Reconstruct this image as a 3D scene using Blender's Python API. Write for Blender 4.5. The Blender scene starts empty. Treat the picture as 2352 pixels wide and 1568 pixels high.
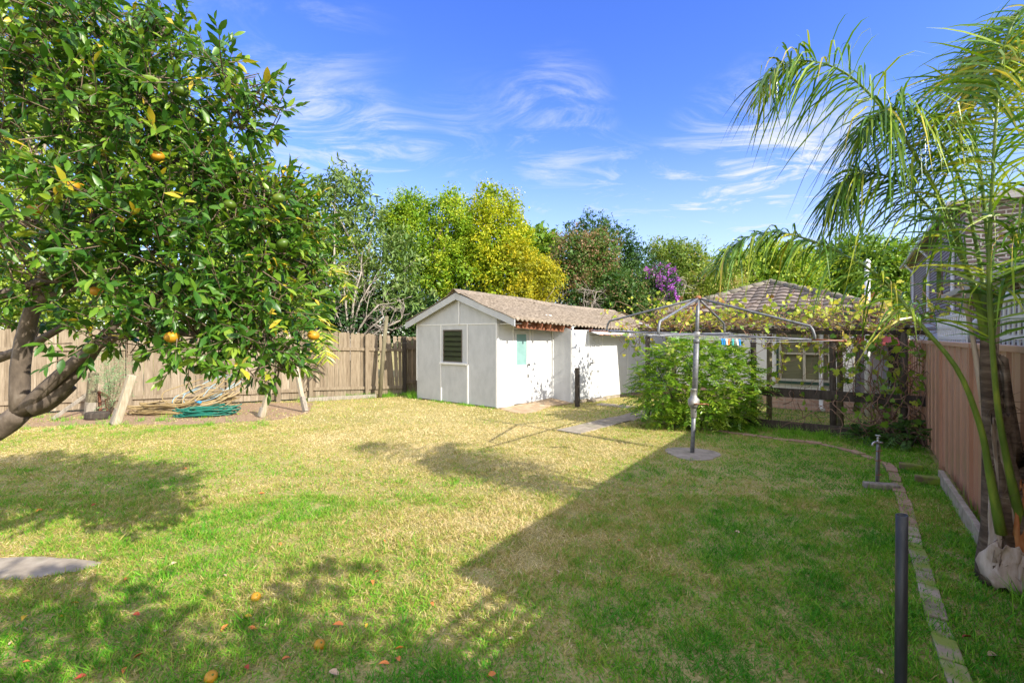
import bpy, math, random
import numpy as np
from mathutils import Vector, Matrix
random.seed(7)
rng = np.random.default_rng(11)
C = bpy.context.scene.collection
F_, CX, Y0, E_ = 1076.0, 1176.0, 772.0, 1.7
def G(x, y, z=0.0):
    Y = F_ * (E_ - z) / (y - Y0)
    return np.array([(x - CX) / F_ * Y, Y, z])
def A(x, y, Y):
    return np.array([(x - CX) / F_ * Y, Y, E_ + (Y0 - y) / F_ * Y])
def hit(P, d, x):
    r = (x - CX) / F_
    return (r * P[1] - P[0]) / (d[0] - r * d[1])
DD = np.array([.585, .811, 0]); DD /= np.linalg.norm(DD)
NN = np.array([DD[1], -DD[0], 0])
LROT = math.atan2(NN[1], NN[0])
def L(s, p, z=0.0):
    return DD * s + NN * p + np.array([0, 0, z])
ZUP = np.array([0, 0, 1.0])
def nrm(v):
    v = np.asarray(v, float); return v / max(np.linalg.norm(v), 1e-9)
def nrms(v):
    return v / np.maximum(np.linalg.norm(v, axis=1, keepdims=True), 1e-9)

# ---------------------------------------------------------------- objects
def tag(o, label=None, cat=None, group=None, kind=None):
    if label: o['label'] = label
    if cat: o['category'] = cat
    if group: o['group'] = group
    if kind: o['kind'] = kind
    return o
ROOTS = {}
def thing(name, label, cat, loc=(0, 0, 0), rz=0.0, group=None):
    o = bpy.data.objects.new(name, None); C.objects.link(o)
    o.empty_display_size = .1
    o.location = [float(a) for a in loc]; o.rotation_euler = (0, 0, rz)
    ROOTS[o.name] = (np.array([float(a) for a in loc]), rz)
    return tag(o, label, cat, group)
def tolocal(parent, v):
    o = parent
    while o is not None and o.parent is not None: o = o.parent
    if o is None or o.name not in ROOTS: return v
    loc, rz = ROOTS[o.name]
    c, s = math.cos(-rz), math.sin(-rz)
    w = v - loc
    return np.stack([w[:, 0] * c - w[:, 1] * s, w[:, 0] * s + w[:, 1] * c, w[:, 2]], 1)
def mesh_obj(name, V, faces_flat, sizes, mat, parent=None, tint=None, smooth=True):
    """V (n,3) in world coordinates; faces_flat loop indices; sizes loops per face"""
    V = tolocal(parent, np.asarray(V, float))
    me = bpy.data.meshes.new(name)
    n = len(V); me.vertices.add(n); me.vertices.foreach_set('co', V.astype(np.float32).ravel())
    ff = np.asarray(faces_flat, np.int32); sz = np.asarray(sizes, np.int32)
    me.loops.add(len(ff)); me.loops.foreach_set('vertex_index', ff)
    me.polygons.add(len(sz))
    st = np.zeros(len(sz), np.int32); st[1:] = np.cumsum(sz)[:-1]
    me.polygons.foreach_set('loop_start', st)
    me.polygons.foreach_set('use_smooth', np.full(len(sz), bool(smooth)))
    me.update(calc_edges=True)
    if tint is not None:
        a = me.attributes.new('tint', 'FLOAT', 'POINT')
        a.data.foreach_set('value', np.asarray(tint, np.float32))
    if mat: me.materials.append(mat)
    o = bpy.data.objects.new(name, me); C.objects.link(o)
    if parent is not None: o.parent = parent
    return o
class MB:
    def __init__(s): s.v = []; s.f = []; s.t = []; s.n = 0
    def add(s, V, F, t=.5):
        V = np.asarray(V, float)
        s.v.append(V); s.f += [[i + s.n for i in f] for f in F]
        s.t.append(np.full(len(V), t) if np.isscalar(t) else np.asarray(t)); s.n += len(V)
    def frame_box(s, o, ax, ay, az, t=.5):
        """box from corner o spanned by three vectors"""
        o, ax, ay, az = [np.asarray(a, float) for a in (o, ax, ay, az)]
        if np.dot(np.cross(ax, ay), az) < 0: o = o + ax; ax = -ax
        V = [o, o + ax, o + ax + ay, o + ay, o + az, o + ax + az, o + ax + ay + az, o + ay + az]
        s.add(V, [[3, 2, 1, 0], [4, 5, 6, 7], [0, 1, 5, 4], [1, 2, 6, 5], [2, 3, 7, 6], [3, 0, 4, 7]], t)
    def bar(s, a, b, w, h, up=(0, 0, 1), t=.5):
        """rectangular bar centred on segment a-b; w sideways, h along up"""
        a = np.asarray(a, float); b = np.asarray(b, float); d = nrm(b - a)
        side = nrm(np.cross(d, up)); u = nrm(np.cross(side, d))
        s.frame_box(a - side * w / 2 - u * h / 2, b - a, side * w, u * h, t)
    def tube(s, P, R, seg=8, cap=True, t=.5, jag=0):
        P = np.asarray(P, float); m = len(P)
        R = np.full(m, R) if np.isscalar(R) else np.asarray(R, float)
        T = np.gradient(P, axis=0); T = nrms(T)
        up = np.array([0.31, .17, .93]) if abs(T[0][2]) < .9 else np.array([1., .1, 0])
        V = []; side = nrm(np.cross(T[0], up))
        for i in range(m):
            side = nrm(side - T[i] * np.dot(side, T[i])); u = np.cross(T[i], side)
            for k in range(seg):
                a = 2 * math.pi * k / seg
                r = R[i] * (1 + (random.uniform(-jag, jag) if jag else 0))
                V.append(P[i] + r * (math.cos(a) * side + math.sin(a) * u))
        Fc = []
        for i in range(m - 1):
            for k in range(seg):
                k2 = (k + 1) % seg
                Fc.append([i * seg + k, i * seg + k2, (i + 1) * seg + k2, (i + 1) * seg + k])
        if cap:
            Fc.append(list(range(seg))[::-1]); Fc.append([(m - 1) * seg + k for k in range(seg)])
        s.add(V, Fc, t)
    def lathe(s, base, prof, seg=16, t=.5, axis=ZUP):
        axis = nrm(axis); base = np.asarray(base, float)
        P = [base + axis * h for h, r in prof]
        a0 = nrm(np.cross(axis, [.3, .9, .1])); b0 = np.cross(axis, a0)
        V = []; Fc = []
        for (h, r) in prof:
            for k in range(seg):
                a = 2 * math.pi * k / seg
                V.append(base + axis * h + r * (math.cos(a) * a0 + math.sin(a) * b0))
        for i in range(len(prof) - 1):
            for k in range(seg):
                k2 = (k + 1) % seg
                Fc.append([i * seg + k, i * seg + k2, (i + 1) * seg + k2, (i + 1) * seg + k])
        Fc.append(list(range(seg))[::-1]); Fc.append([(len(prof) - 1) * seg + k for k in range(seg)])
        s.add(V, Fc, t)
    def prism(s, poly, ext, t=.5):
        """poly: list of 3D points (planar), extruded by vector ext"""
        P = np.asarray(poly, float); n = len(P); ext = np.asarray(ext, float)
        nn = sum(np.cross(P[i] - P[0], P[(i + 1) % n] - P[0]) for i in range(n))
        if np.dot(nn, ext) < 0: P = P[::-1]
        V = np.vstack([P, P + ext])
        Fc = [list(range(n))[::-1], [n + i for i in range(n)]]
        for i in range(n):
            j = (i + 1) % n; Fc.append([i, j, n + j, n + i])
        s.add(V, Fc, t)
    def build(s, name, mat, parent=None, smooth=False, bevel=0):
        V = np.vstack(s.v)
        fl = [i for f in s.f for i in f]; sz = [len(f) for f in s.f]
        o = mesh_obj(name, V, fl, sz, mat, parent, np.concatenate(s.t), smooth)
        if bevel:
            m = o.modifiers.new('bevel', 'BEVEL'); m.width = bevel; m.segments = 2; m.limit_method = 'ANGLE'
        return o

# ---------------------------------------------------------------- materials
def new_mat(name):
    m = bpy.data.materials.new(name); m.use_nodes = True
    nt = m.node_tree; nt.nodes.clear()
    return m, nt, nt.nodes, nt.links
def ramp(nd, stops, interp='LINEAR'):
    r = nd.new('ShaderNodeValToRGB'); r.color_ramp.interpolation = interp
    el = r.color_ramp.elements
    while len(el) < len(stops): el.new(.5)
    for e, (p, c) in zip(el, stops):
        e.position = p; e.color = (c[0], c[1], c[2], 1)
    return r
def leaf_mat(name, stops, rough=.5, trans=.3, spec=.25, tcol=1.6, bump=0):
    m, nt, nd, lk = new_mat(name)
    at = nd.new('ShaderNodeAttribute'); at.attribute_name = 'tint'
    r = ramp(nd, stops); lk.new(at.outputs['Fac'], r.inputs[0])
    p = nd.new('ShaderNodeBsdfPrincipled'); p.inputs['Roughness'].default_value = rough
    p.inputs['Specular IOR Level'].default_value = spec
    lk.new(r.outputs[0], p.inputs['Base Color'])
    t = nd.new('ShaderNodeBsdfTranslucent')
    mx = nd.new('ShaderNodeMixRGB'); mx.blend_type = 'MULTIPLY'; mx.inputs[0].default_value = 1
    mx.inputs[2].default_value = (tcol, tcol * 1.0, tcol * .5, 1); lk.new(r.outputs[0], mx.inputs[1])
    lk.new(mx.outputs[0], t.inputs['Color'])
    s = nd.new('ShaderNodeMixShader'); s.inputs[0].default_value = trans
    lk.new(p.outputs[0], s.inputs[1]); lk.new(t.outputs[0], s.inputs[2])
    o = nd.new('ShaderNodeOutputMaterial'); lk.new(s.outputs[0], o.inputs[0])
    return m
def surf_mat(name, stops, scale=(1, 1, 1), nscale=6, detail=6, rough=.75, tintw=.4, bump=.3, bscale=None, metal=0, dirt=None, spec=.35, bdist=.01, rough_var=0):
    """colour from noise (stretched by scale) mixed with the mesh's own tint; optional dirt patches"""
    m, nt, nd, lk = new_mat(name)
    tc = nd.new('ShaderNodeTexCoord'); mp = nd.new('ShaderNodeMapping'); mp.inputs['Scale'].default_value = scale
    lk.new(tc.outputs['Object'], mp.inputs[0])
    n = nd.new('ShaderNodeTexNoise'); n.inputs['Scale'].default_value = nscale; n.inputs['Detail'].default_value = detail
    n.inputs['Roughness'].default_value = .62
    lk.new(mp.outputs[0], n.inputs['Vector'])
    at = nd.new('ShaderNodeAttribute'); at.attribute_name = 'tint'
    mx = nd.new('ShaderNodeMix'); mx.inputs[0].default_value = tintw
    mr = nd.new('ShaderNodeMapRange'); mr.inputs[1].default_value = .28; mr.inputs[2].default_value = .72
    lk.new(n.outputs['Fac'], mr.inputs[0])
    lk.new(mr.outputs[0], mx.inputs[2]); lk.new(at.outputs['Fac'], mx.inputs[3])
    r = ramp(nd, stops); lk.new(mx.outputs[0], r.inputs[0])
    p = nd.new('ShaderNodeBsdfPrincipled'); p.inputs['Roughness'].default_value = rough
    p.inputs['Metallic'].default_value = metal; p.inputs['Specular IOR Level'].default_value = spec
    col = r.outputs[0]
    if dirt:
        dcol, dscale, lo, hi, amt = dirt
        n2 = nd.new('ShaderNodeTexNoise'); n2.inputs['Scale'].default_value = dscale; n2.inputs['Detail'].default_value = 5
        lk.new(tc.outputs['Object'], n2.inputs['Vector'])
        m2 = nd.new('ShaderNodeMapRange'); m2.inputs[1].default_value = lo; m2.inputs[2].default_value = hi; m2.inputs[4].default_value = amt
        lk.new(n2.outputs['Fac'], m2.inputs[0])
        mc = nd.new('ShaderNodeMixRGB'); mc.inputs[2].default_value = (*dcol, 1)
        lk.new(m2.outputs[0], mc.inputs[0]); lk.new(col, mc.inputs[1]); col = mc.outputs[0]
    lk.new(col, p.inputs['Base Color'])
    if bump:
        b = nd.new('ShaderNodeBump'); b.inputs['Strength'].default_value = bump; b.inputs['Distance'].default_value = bdist
        if bscale:
            n3 = nd.new('ShaderNodeTexNoise'); n3.inputs['Scale'].default_value = bscale; n3.inputs['Detail'].default_value = 5
            lk.new(mp.outputs[0], n3.inputs['Vector']); lk.new(n3.outputs['Fac'], b.inputs['Height'])
        else: lk.new(n.outputs['Fac'], b.inputs['Height'])
        lk.new(b.outputs[0], p.inputs['Normal'])
    o = nd.new('ShaderNodeOutputMaterial'); lk.new(p.outputs[0], o.inputs[0])
    return m
def brick_mat(name, c1, c2, mortar, axes='XZ', bw=.24, bh=.086, ms=.011, rough=.85):
    m, nt, nd, lk = new_mat(name)
    tc = nd.new('ShaderNodeTexCoord'); sp = nd.new('ShaderNodeSeparateXYZ'); lk.new(tc.outputs['Object'], sp.inputs[0])
    cb = nd.new('ShaderNodeCombineXYZ'); ad = nd.new('ShaderNodeMath'); ad.operation = 'ADD'
    lk.new(sp.outputs[0], ad.inputs[0]); lk.new(sp.outputs[1], ad.inputs[1])
    lk.new(ad.outputs[0], cb.inputs[0]); lk.new(sp.outputs[2], cb.inputs[1])
    b = nd.new('ShaderNodeTexBrick'); b.inputs['Scale'].default_value = 1; b.inputs['Brick Width'].default_value = bw
    b.inputs['Row Height'].default_value = bh; b.inputs['Mortar Size'].default_value = ms; b.inputs['Bias'].default_value = -.1
    b.inputs['Color1'].default_value = (*c1, 1); b.inputs['Color2'].default_value = (*c2, 1); b.inputs['Mortar'].default_value = (*mortar, 1)
    b.inputs['Mortar Smooth'].default_value = .1
    lk.new(cb.outputs[0], b.inputs['Vector'])
    n = nd.new('ShaderNodeTexNoise'); n.inputs['Scale'].default_value = 14; n.inputs['Detail'].default_value = 6; lk.new(tc.outputs['Object'], n.inputs['Vector'])
    mr = nd.new('ShaderNodeMapRange'); mr.inputs[3].default_value = .65; mr.inputs[4].default_value = 1.35; lk.new(n.outputs['Fac'], mr.inputs[0])
    mx = nd.new('ShaderNodeMixRGB'); mx.blend_type = 'MULTIPLY'; mx.inputs[0].default_value = 1
    lk.new(b.outputs['Color'], mx.inputs[1]); lk.new(mr.outputs[0], mx.inputs[2])
    p = nd.new('ShaderNodeBsdfPrincipled'); p.inputs['Roughness'].default_value = rough; p.inputs['Specular IOR Level'].default_value = .25
    lk.new(mx.outputs[0], p.inputs['Base Color'])
    bp = nd.new('ShaderNodeBump'); bp.inputs['Strength'].default_value = .5; bp.inputs['Distance'].default_value = .006; bp.invert = True
    lk.new(b.outputs['Fac'], bp.inputs['Height']); lk.new(bp.outputs[0], p.inputs['Normal'])
    o = nd.new('ShaderNodeOutputMaterial'); lk.new(p.outputs[0], o.inputs[0])
    return m
def flat(name, c, rough=.5, metal=0, v=.12, **k):
    lo = [x * (1 - v) for x in c]; hi = [min(1, x * (1 + v)) for x in c]
    return surf_mat(name, [(0, lo), (1, hi)], rough=rough, metal=metal, nscale=k.pop('nscale', 9), **k)
def glass_mat(name, col, rough=.1, spec=.6):
    m, nt, nd, lk = new_mat(name)
    p = nd.new('ShaderNodeBsdfPrincipled'); p.inputs['Base Color'].default_value = (*col, 1)
    p.inputs['Roughness'].default_value = rough; p.inputs['Specular IOR Level'].default_value = spec
    o = nd.new('ShaderNodeOutputMaterial'); lk.new(p.outputs[0], o.inputs[0]); return m

M = {}
M['citrus_leaf'] = leaf_mat('citrus_leaf', [(0, (.012, .052, .008)), (.4, (.038, .118, .012)), (.7, (.1, .21, .018)), (.9, (.24, .34, .03)), (.98, (.48, .36, .03))], rough=.38, trans=.26, spec=.4)
M['hedge_leaf'] = leaf_mat('hedge_leaf', [(0, (.07, .18, .014)), (.5, (.25, .37, .022)), (1, (.5, .53, .04))], rough=.45, trans=.32)
M['lime_leaf'] = leaf_mat('lime_leaf', [(0, (.12, .22, .02)), (.5, (.28, .38, .05)), (1, (.46, .5, .1))], rough=.5, trans=.32)
M['yellow_leaf'] = leaf_mat('yellow_leaf', [(0, (.16, .2, .015)), (.4, (.38, .36, .02)), (1, (.62, .48, .02))], rough=.5, trans=.32)
M['ygreen_leaf'] = leaf_mat('ygreen_leaf', [(0, (.12, .22, .012)), (.5, (.4, .44, .02)), (1, (.7, .6, .03))], rough=.5, trans=.32)
M['loquat_leaf'] = leaf_mat('loquat_leaf', [(0, (.06, .12, .025)), (.5, (.14, .22, .05)), (1, (.3, .36, .14))], rough=.45, trans=.2)
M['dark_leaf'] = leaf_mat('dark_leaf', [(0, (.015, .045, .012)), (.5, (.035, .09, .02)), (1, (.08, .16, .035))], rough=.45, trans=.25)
M['privet_leaf'] = leaf_mat('privet_leaf', [(0, (.04, .1, .02)), (.4, (.09, .17, .03)), (.62, (.14, .16, .04)), (.75, (.26, .15, .09)), (1, (.36, .2, .12))], rough=.5, trans=.25)
M['olive_leaf'] = leaf_mat('olive_leaf', [(0, (.07, .14, .02)), (.5, (.22, .3, .045)), (.8, (.34, .37, .08)), (1, (.36, .22, .1))], rough=.5, trans=.3)
M['dome_leaf'] = leaf_mat('dome_leaf', [(0, (.06, .14, .014)), (.5, (.2, .32, .03)), (1, (.42, .45, .07))], rough=.45, trans=.3)
M['purple'] = leaf_mat('purple_petal', [(0, (.25, .04, .35)), (.5, (.42, .1, .6)), (1, (.65, .3, .6))], rough=.6, trans=.3, tcol=1.1)
M['pink'] = leaf_mat('dry_blossom', [(0, (.3, .18, .14)), (.5, (.45, .3, .24)), (1, (.6, .45, .38))], rough=.8, trans=.2, tcol=1)
M['bush_leaf'] = leaf_mat('bush_leaf', [(0, (.05, .14, .012)), (.5, (.15, .29, .02)), (1, (.4, .48, .05))], rough=.3, trans=.28, spec=.6)
M['vine_leaf'] = leaf_mat('vine_leaf', [(0, (.06, .15, .015)), (.35, (.17, .3, .03)), (.65, (.38, .43, .05)), (.88, (.58, .5, .07)), (1, (.3, .14, .05))], rough=.5, trans=.35)
M['palm_leaf'] = leaf_mat('palm_leaf', [(0, (.025, .085, .008)), (.5, (.09, .2, .012)), (.85, (.3, .37, .022)), (1, (.5, .4, .05))], rough=.36, trans=.2, spec=.45)
M['feather'] = leaf_mat('feathery_leaf', [(0, (.14, .24, .12)), (1, (.3, .42, .22))], rough=.6, trans=.25)
M['grass'] = leaf_mat('grass_blade', [(0, (.05, .24, .008)), (.34, (.17, .4, .018)), (.58, (.36, .33, .075)), (.8, (.52, .405, .16)), (1, (.68, .56, .32))], rough=.55, trans=.3, tcol=1.2)
M['weed'] = leaf_mat('weed_blade', [(0, (.07, .24, .012)), (1, (.24, .46, .04))], rough=.5, trans=.3)
M['strap'] = leaf_mat('strap_leaf', [(0, (.1, .2, .1)), (1, (.3, .4, .25))], rough=.5, trans=.2)
M['bark_dark'] = surf_mat('bark_dark', [(0, (.045, .034, .026)), (.6, (.11, .085, .065)), (1, (.2, .17, .14))], scale=(1, 1, .5), nscale=22, bump=.5, tintw=.2)
M['bark_grey'] = surf_mat('bark_grey', [(0, (.2, .17, .14)), (1, (.42, .37, .32))], nscale=14, bump=.4, tintw=.2)
M['bark_brown'] = surf_mat('bark_brown', [(0, (.09, .06, .04)), (1, (.22, .16, .11))], nscale=14, bump=.4, tintw=.2)
M['vine_stem'] = surf_mat('vine_stem', [(0, (.08, .045, .03)), (1, (.34, .21, .14))], nscale=10, bump=.3, tintw=.5)
M['paling'] = surf_mat('paling_wood', [(0, (.065, .05, .032)), (.35, (.165, .125, .082)), (.7, (.265, .213, .15)), (1, (.39, .33, .255))], scale=(9, 9, .9), nscale=3.2, bump=.4, tintw=.5, rough=.85, dirt=((.09, .06, .04), 1.7, .58, .75, .55))
M['timber_grey'] = surf_mat('grey_timber', [(0, (.1, .085, .07)), (.5, (.25, .22, .18)), (1, (.42, .38, .32))], scale=(8, 8, 1), nscale=4, bump=.4, tintw=.4, rough=.85)
M['timber_pale'] = surf_mat('pale_timber', [(0, (.18, .14, .09)), (.5, (.32, .27, .19)), (1, (.45, .39, .3))], scale=(8, 8, .8), nscale=4, bump=.3, tintw=.3, rough=.85)
M['timber_dark'] = surf_mat('dark_timber', [(0, (.02, .016, .012)), (.6, (.06, .048, .038)), (1, (.13, .105, .085))], scale=(5, 5, 1), nscale=5, bump=.5, tintw=.3, rough=.9)
M['timber_green'] = surf_mat('treated_timber', [(0, (.07, .06, .035)), (.6, (.16, .14, .085)), (1, (.28, .26, .16))], scale=(5, 5, 1), nscale=5, bump=.4, tintw=.3, rough=.85)
M['rafter'] = surf_mat('red_timber', [(0, (.12, .045, .025)), (1, (.3, .12, .06))], scale=(4, 4, 4), nscale=5, bump=.3, tintw=.3)
M['fibro'] = surf_mat('painted_fibro', [(0, (.38, .39, .4)), (.5, (.45, .46, .47)), (1, (.51, .52, .53))], nscale=3.5, bump=.25, bscale=5, tintw=.2, rough=.6, scale=(1.6, 1.6, .8), dirt=((.45, .42, .37), 1.3, .62, .85, .35), bdist=.012)
M['fibro_white'] = surf_mat('white_fibro', [(0, (.53, .54, .55)), (1, (.6, .61, .62))], nscale=4, bump=.12, tintw=.2, rough=.6, dirt=((.6, .52, .4), 1.1, .64, .85, .3))
M['trim'] = surf_mat('white_trim', [(0, (.6, .6, .59)), (1, (.72, .72, .71))], nscale=10, bump=.15, tintw=.2, rough=.5)
M['asb_roof'] = surf_mat('weathered_roof_sheet', [(0, (.065, .05, .035)), (.3, (.155, .124, .092)), (.65, (.25, .204, .155)), (1, (.38, .325, .262))], nscale=16, detail=9, bump=.5, tintw=.15, rough=.95, dirt=((.12, .1, .08), 2.2, .5, .75, .7))
M['louvre'] = glass_mat('dark_louvre_glass', (.035, .037, .03), .12)
M['frosted'] = surf_mat('frosted_pane', [(0, (.16, .29, .28)), (1, (.25, .4, .39))], nscale=3, bump=.05, tintw=0, rough=.35)
M['dark_in'] = flat('dark_interior', (.02, .02, .02), .8)
M['red_box'] = flat('dull_red', (.16, .035, .035), .6)
M['galv'] = surf_mat('galvanised_pipe', [(0, (.09, .095, .1)), (.5, (.17, .175, .185)), (1, (.27, .275, .29))], nscale=18, bump=.1, tintw=.2, rough=.5, metal=.35, dirt=((.2, .14, .1), 5, .62, .8, .5))
M['rusty'] = surf_mat('rusty_pipe', [(0, (.14, .055, .025)), (.6, (.3, .12, .05)), (1, (.3, .22, .18))], nscale=20, bump=.3, tintw=.2, rough=.8)
M['cast'] = surf_mat('cast_metal', [(0, (.2, .2, .19)), (1, (.36, .35, .33))], nscale=16, bump=.2, tintw=.2, rough=.55, metal=.5, dirt=((.2, .12, .07), 9, .55, .75, .6))
M['wire'] = flat('line_wire', (.55, .56, .58), .4, .3)
M['mesh_wire'] = flat('fence_wire', (.16, .16, .15), .6, .5)
M['black_pipe'] = surf_mat('black_poly_pipe', [(0, (.018, .02, .022)), (.6, (.03, .032, .034)), (1, (.06, .06, .058))], scale=(3, 3, .6), nscale=10, bump=.1, tintw=.1, rough=.42)
M['concrete'] = surf_mat('concrete', [(0, (.15, .125, .095)), (.5, (.28, .238, .185)), (1, (.41, .36, .29))], nscale=7, detail=9, bump=.3, tintw=.3, rough=.95, dirt=((.13, .15, .06), 3, .56, .72, .5))
M['apron'] = surf_mat('stained_concrete', [(0, (.24, .16, .09)), (.5, (.36, .26, .16)), (1, (.46, .37, .26))], nscale=5, detail=8, bump=.3, tintw=.1, rough=.95)
M['paver'] = surf_mat('mossy_paver', [(0, (.17, .135, .095)), (.5, (.31, .25, .185)), (1, (.44, .37, .29))], nscale=18, detail=8, bump=.4, tintw=.4, rough=.95, dirt=((.18, .25, .02), 4.5, .47, .6, .85))
M['paver_clay'] = surf_mat('clay_paver', [(0, (.2, .12, .08)), (1, (.38, .26, .18))], nscale=18, detail=8, bump=.4, tintw=.4, rough=.95, dirt=((.14, .18, .03), 5, .54, .7, .6))
M['moss_brick'] = surf_mat('mossy_brick', [(0, (.1, .08, .04)), (1, (.2, .15, .09))], nscale=12, bump=.5, tintw=.2, rough=1, dirt=((.17, .24, .02), 5, .4, .55, .9))
M['steel_fence'] = surf_mat('brown_steel_sheet', [(0, (.37, .185, .11)), (1, (.46, .25, .16))], scale=(1, 1, .3), nscale=5, bump=.05, tintw=.2, rough=.38, spec=.5, dirt=((.2, .13, .1), 2.5, .55, .8, .4))
M['steel_cap'] = flat('brown_steel_cap', (.5, .29, .2), .35)
M['plinth'] = surf_mat('concrete_sleeper', [(0, (.2, .165, .12)), (.5, (.34, .285, .215)), (1, (.46, .4, .32))], nscale=9, detail=8, bump=.4, tintw=.1, rough=.95)
M['house_wall'] = surf_mat('white_weatherboard', [(0, (.74, .72, .68)), (1, (.82, .8, .77))], nscale=4, bump=.1, tintw=.1, rough=.6)
M['base_brick'] = brick_mat('pink_base_brick', (.5, .33, .25), (.42, .26, .2), (.45, .35, .28))
M['dark_brick'] = brick_mat('brown_brick', (.15, .105, .09), (.2, .15, .13), (.5, .47, .43), ms=.012)
M['tile'] = surf_mat('terracotta_tile', [(0, (.075, .065, .056)), (.45, (.165, .133, .112)), (1, (.27, .215, .18))], nscale=5, detail=7, bump=.2, tintw=.55, rough=.85, dirt=((.06, .07, .05), 3, .55, .72, .6))
M['tile_cap'] = surf_mat('ridge_cap', [(0, (.1, .095, .075)), (1, (.24, .21, .17))], nscale=8, bump=.4, tintw=.3, rough=.9)
M['green_trim'] = flat('dark_green_trim', (.03, .07, .05), .5)
M['blue_grey'] = flat('blue_grey_paint', (.25, .28, .37), .6)
M['red_awning'] = flat('red_awning', (.4, .07, .06), .5)
M['curtain'] = surf_mat('olive_blind', [(0, (.12, .12, .06)), (1, (.22, .21, .12))], scale=(1, 1, 18), nscale=3, bump=.2, tintw=0, rough=.5)
M['cream'] = flat('cream_trim', (.5, .46, .36), .6)
M['white_pvc'] = flat('white_pvc', (.72, .73, .75), .4, v=.05)
M['grey_roof'] = flat('grey_gutter', (.42, .4, .37), .5)
M['render_white'] = flat('white_render', (.72, .72, .72), .7, v=.05)
M['pole_green'] = surf_mat('weathered_pole', [(0, (.25, .3, .27)), (1, (.42, .5, .46))], scale=(3, 3, .5), nscale=3, tintw=.1)
M['orange'] = surf_mat('mandarin_peel', [(0, (.34, .19, .012)), (1, (.55, .25, .015))], nscale=30, bump=.25, tintw=.3, rough=.42, bscale=60, bdist=.003)
M['green_fruit'] = surf_mat('green_mandarin_peel', [(0, (.035, .085, .008)), (.6, (.08, .13, .01)), (1, (.34, .24, .015))], nscale=7, bump=.2, bscale=60, tintw=.3, rough=.4, bdist=.003)
M['hose_tan'] = surf_mat('tan_hose', [(0, (.2, .14, .06)), (.6, (.36, .27, .13)), (.75, (.22, .3, .32)), (1, (.28, .4, .46))], nscale=3, bump=0, tintw=.85, rough=.45)
M['hose_green'] = flat('green_hose', (.012, .14, .1), .4)
M['peg_blue'] = flat('blue_plastic', (.02, .25, .6), .4)
M['peg_white'] = flat('white_plastic', (.75, .72, .65), .4)
M['peg_orange'] = flat('orange_plastic', (.75, .25, .08), .4)
M['peg_teal'] = flat('teal_plastic', (.05, .42, .38), .4)
M['brass'] = surf_mat('tap_metal', [(0, (.3, .3, .3)), (1, (.5, .5, .5))], nscale=20, tintw=.1, rough=.35, metal=.8)
M['palm_trunk'] = surf_mat('palm_trunk', [(0, (.022, .014, .009)), (.45, (.08, .052, .034)), (.8, (.18, .13, .09)), (1, (.34, .28, .22))], scale=(1, 1, 5), nscale=5, detail=8, bump=.6, tintw=.25, rough=.9)
M['palm_boot'] = surf_mat('palm_boot', [(0, (.16, .05, .015)), (.5, (.34, .12, .035)), (1, (.5, .26, .1))], scale=(4, 4, .8), nscale=4, bump=.4, tintw=.3, rough=.7)
M['palm_dry'] = surf_mat('dry_palm_sheath', [(0, (.13, .08, .05)), (.45, (.36, .27, .2)), (1, (.6, .51, .44))], scale=(5, 5, 1), nscale=3, bump=.3, tintw=.3, rough=.75)
M['petiole'] = surf_mat('palm_petiole', [(0, (.04, .08, .012)), (.5, (.1, .16, .02)), (1, (.26, .31, .04))], scale=(4, 4, 1), nscale=4, bump=.1, tintw=.3, rough=.4)
def dead_leaf(name, c): return surf_mat(name, [(0, [a * .7 for a in c]), (1, c)], nscale=40, bump=.1, tintw=.2, rough=.6)
M['dl_orange'] = dead_leaf('dry_orange_leaf', (.6, .2, .05)); M['dl_yellow'] = dead_leaf('dry_yellow_leaf', (.65, .42, .03))
M['dl_red'] = dead_leaf('dry_red_leaf', (.4, .06, .03)); M['dl_pale'] = dead_leaf('dry_pale_leaf', (.55, .38, .26))

def ground_mat():
    m, nt, nd, lk = new_mat('lawn_soil')
    tc = nd.new('ShaderNodeTexCoord')
    n1 = nd.new('ShaderNodeTexNoise'); n1.inputs['Scale'].default_value = .55; n1.inputs['Detail'].default_value = 6; lk.new(tc.outputs['Object'], n1.inputs['Vector'])
    n2 = nd.new('ShaderNodeTexNoise'); n2.inputs['Scale'].default_value = 55; n2.inputs['Detail'].default_value = 8; lk.new(tc.outputs['Object'], n2.inputs['Vector'])
    ad = nd.new('ShaderNodeMath'); ad.operation = 'MULTIPLY_ADD'; lk.new(n2.outputs['Fac'], ad.inputs[0]); ad.inputs[1].default_value = .9
    mu = nd.new('ShaderNodeMath'); mu.operation = 'MULTIPLY'; mu.inputs[1].default_value = .55; lk.new(n1.outputs['Fac'], mu.inputs[0]); lk.new(mu.outputs[0], ad.inputs[2])
    r = ramp(nd, [(.4, (.09, .12, .025)), (.6, (.23, .21, .065)), (.85, (.4, .33, .15))]); lk.new(ad.outputs[0], r.inputs[0])
    p = nd.new('ShaderNodeBsdfPrincipled'); p.inputs['Roughness'].default_value = .95; p.inputs['Specular IOR Level'].default_value = .1
    lk.new(r.outputs[0], p.inputs['Base Color'])
    b = nd.new('ShaderNodeBump'); b.inputs['Strength'].default_value = .6; b.inputs['Distance'].default_value = .02; lk.new(n2.outputs['Fac'], b.inputs['Height']); lk.new(b.outputs[0], p.inputs['Normal'])
    o = nd.new('ShaderNodeOutputMaterial'); lk.new(p.outputs[0], o.inputs[0]); return m
M['ground'] = ground_mat()
M['dirt'] = surf_mat('leaf_litter_dirt', [(0, (.12, .075, .04)), (.5, (.27, .18, .11)), (1, (.5, .37, .24))], nscale=24, detail=9, bump=.8, tintw=.1, rough=1, bdist=.03)

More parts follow.
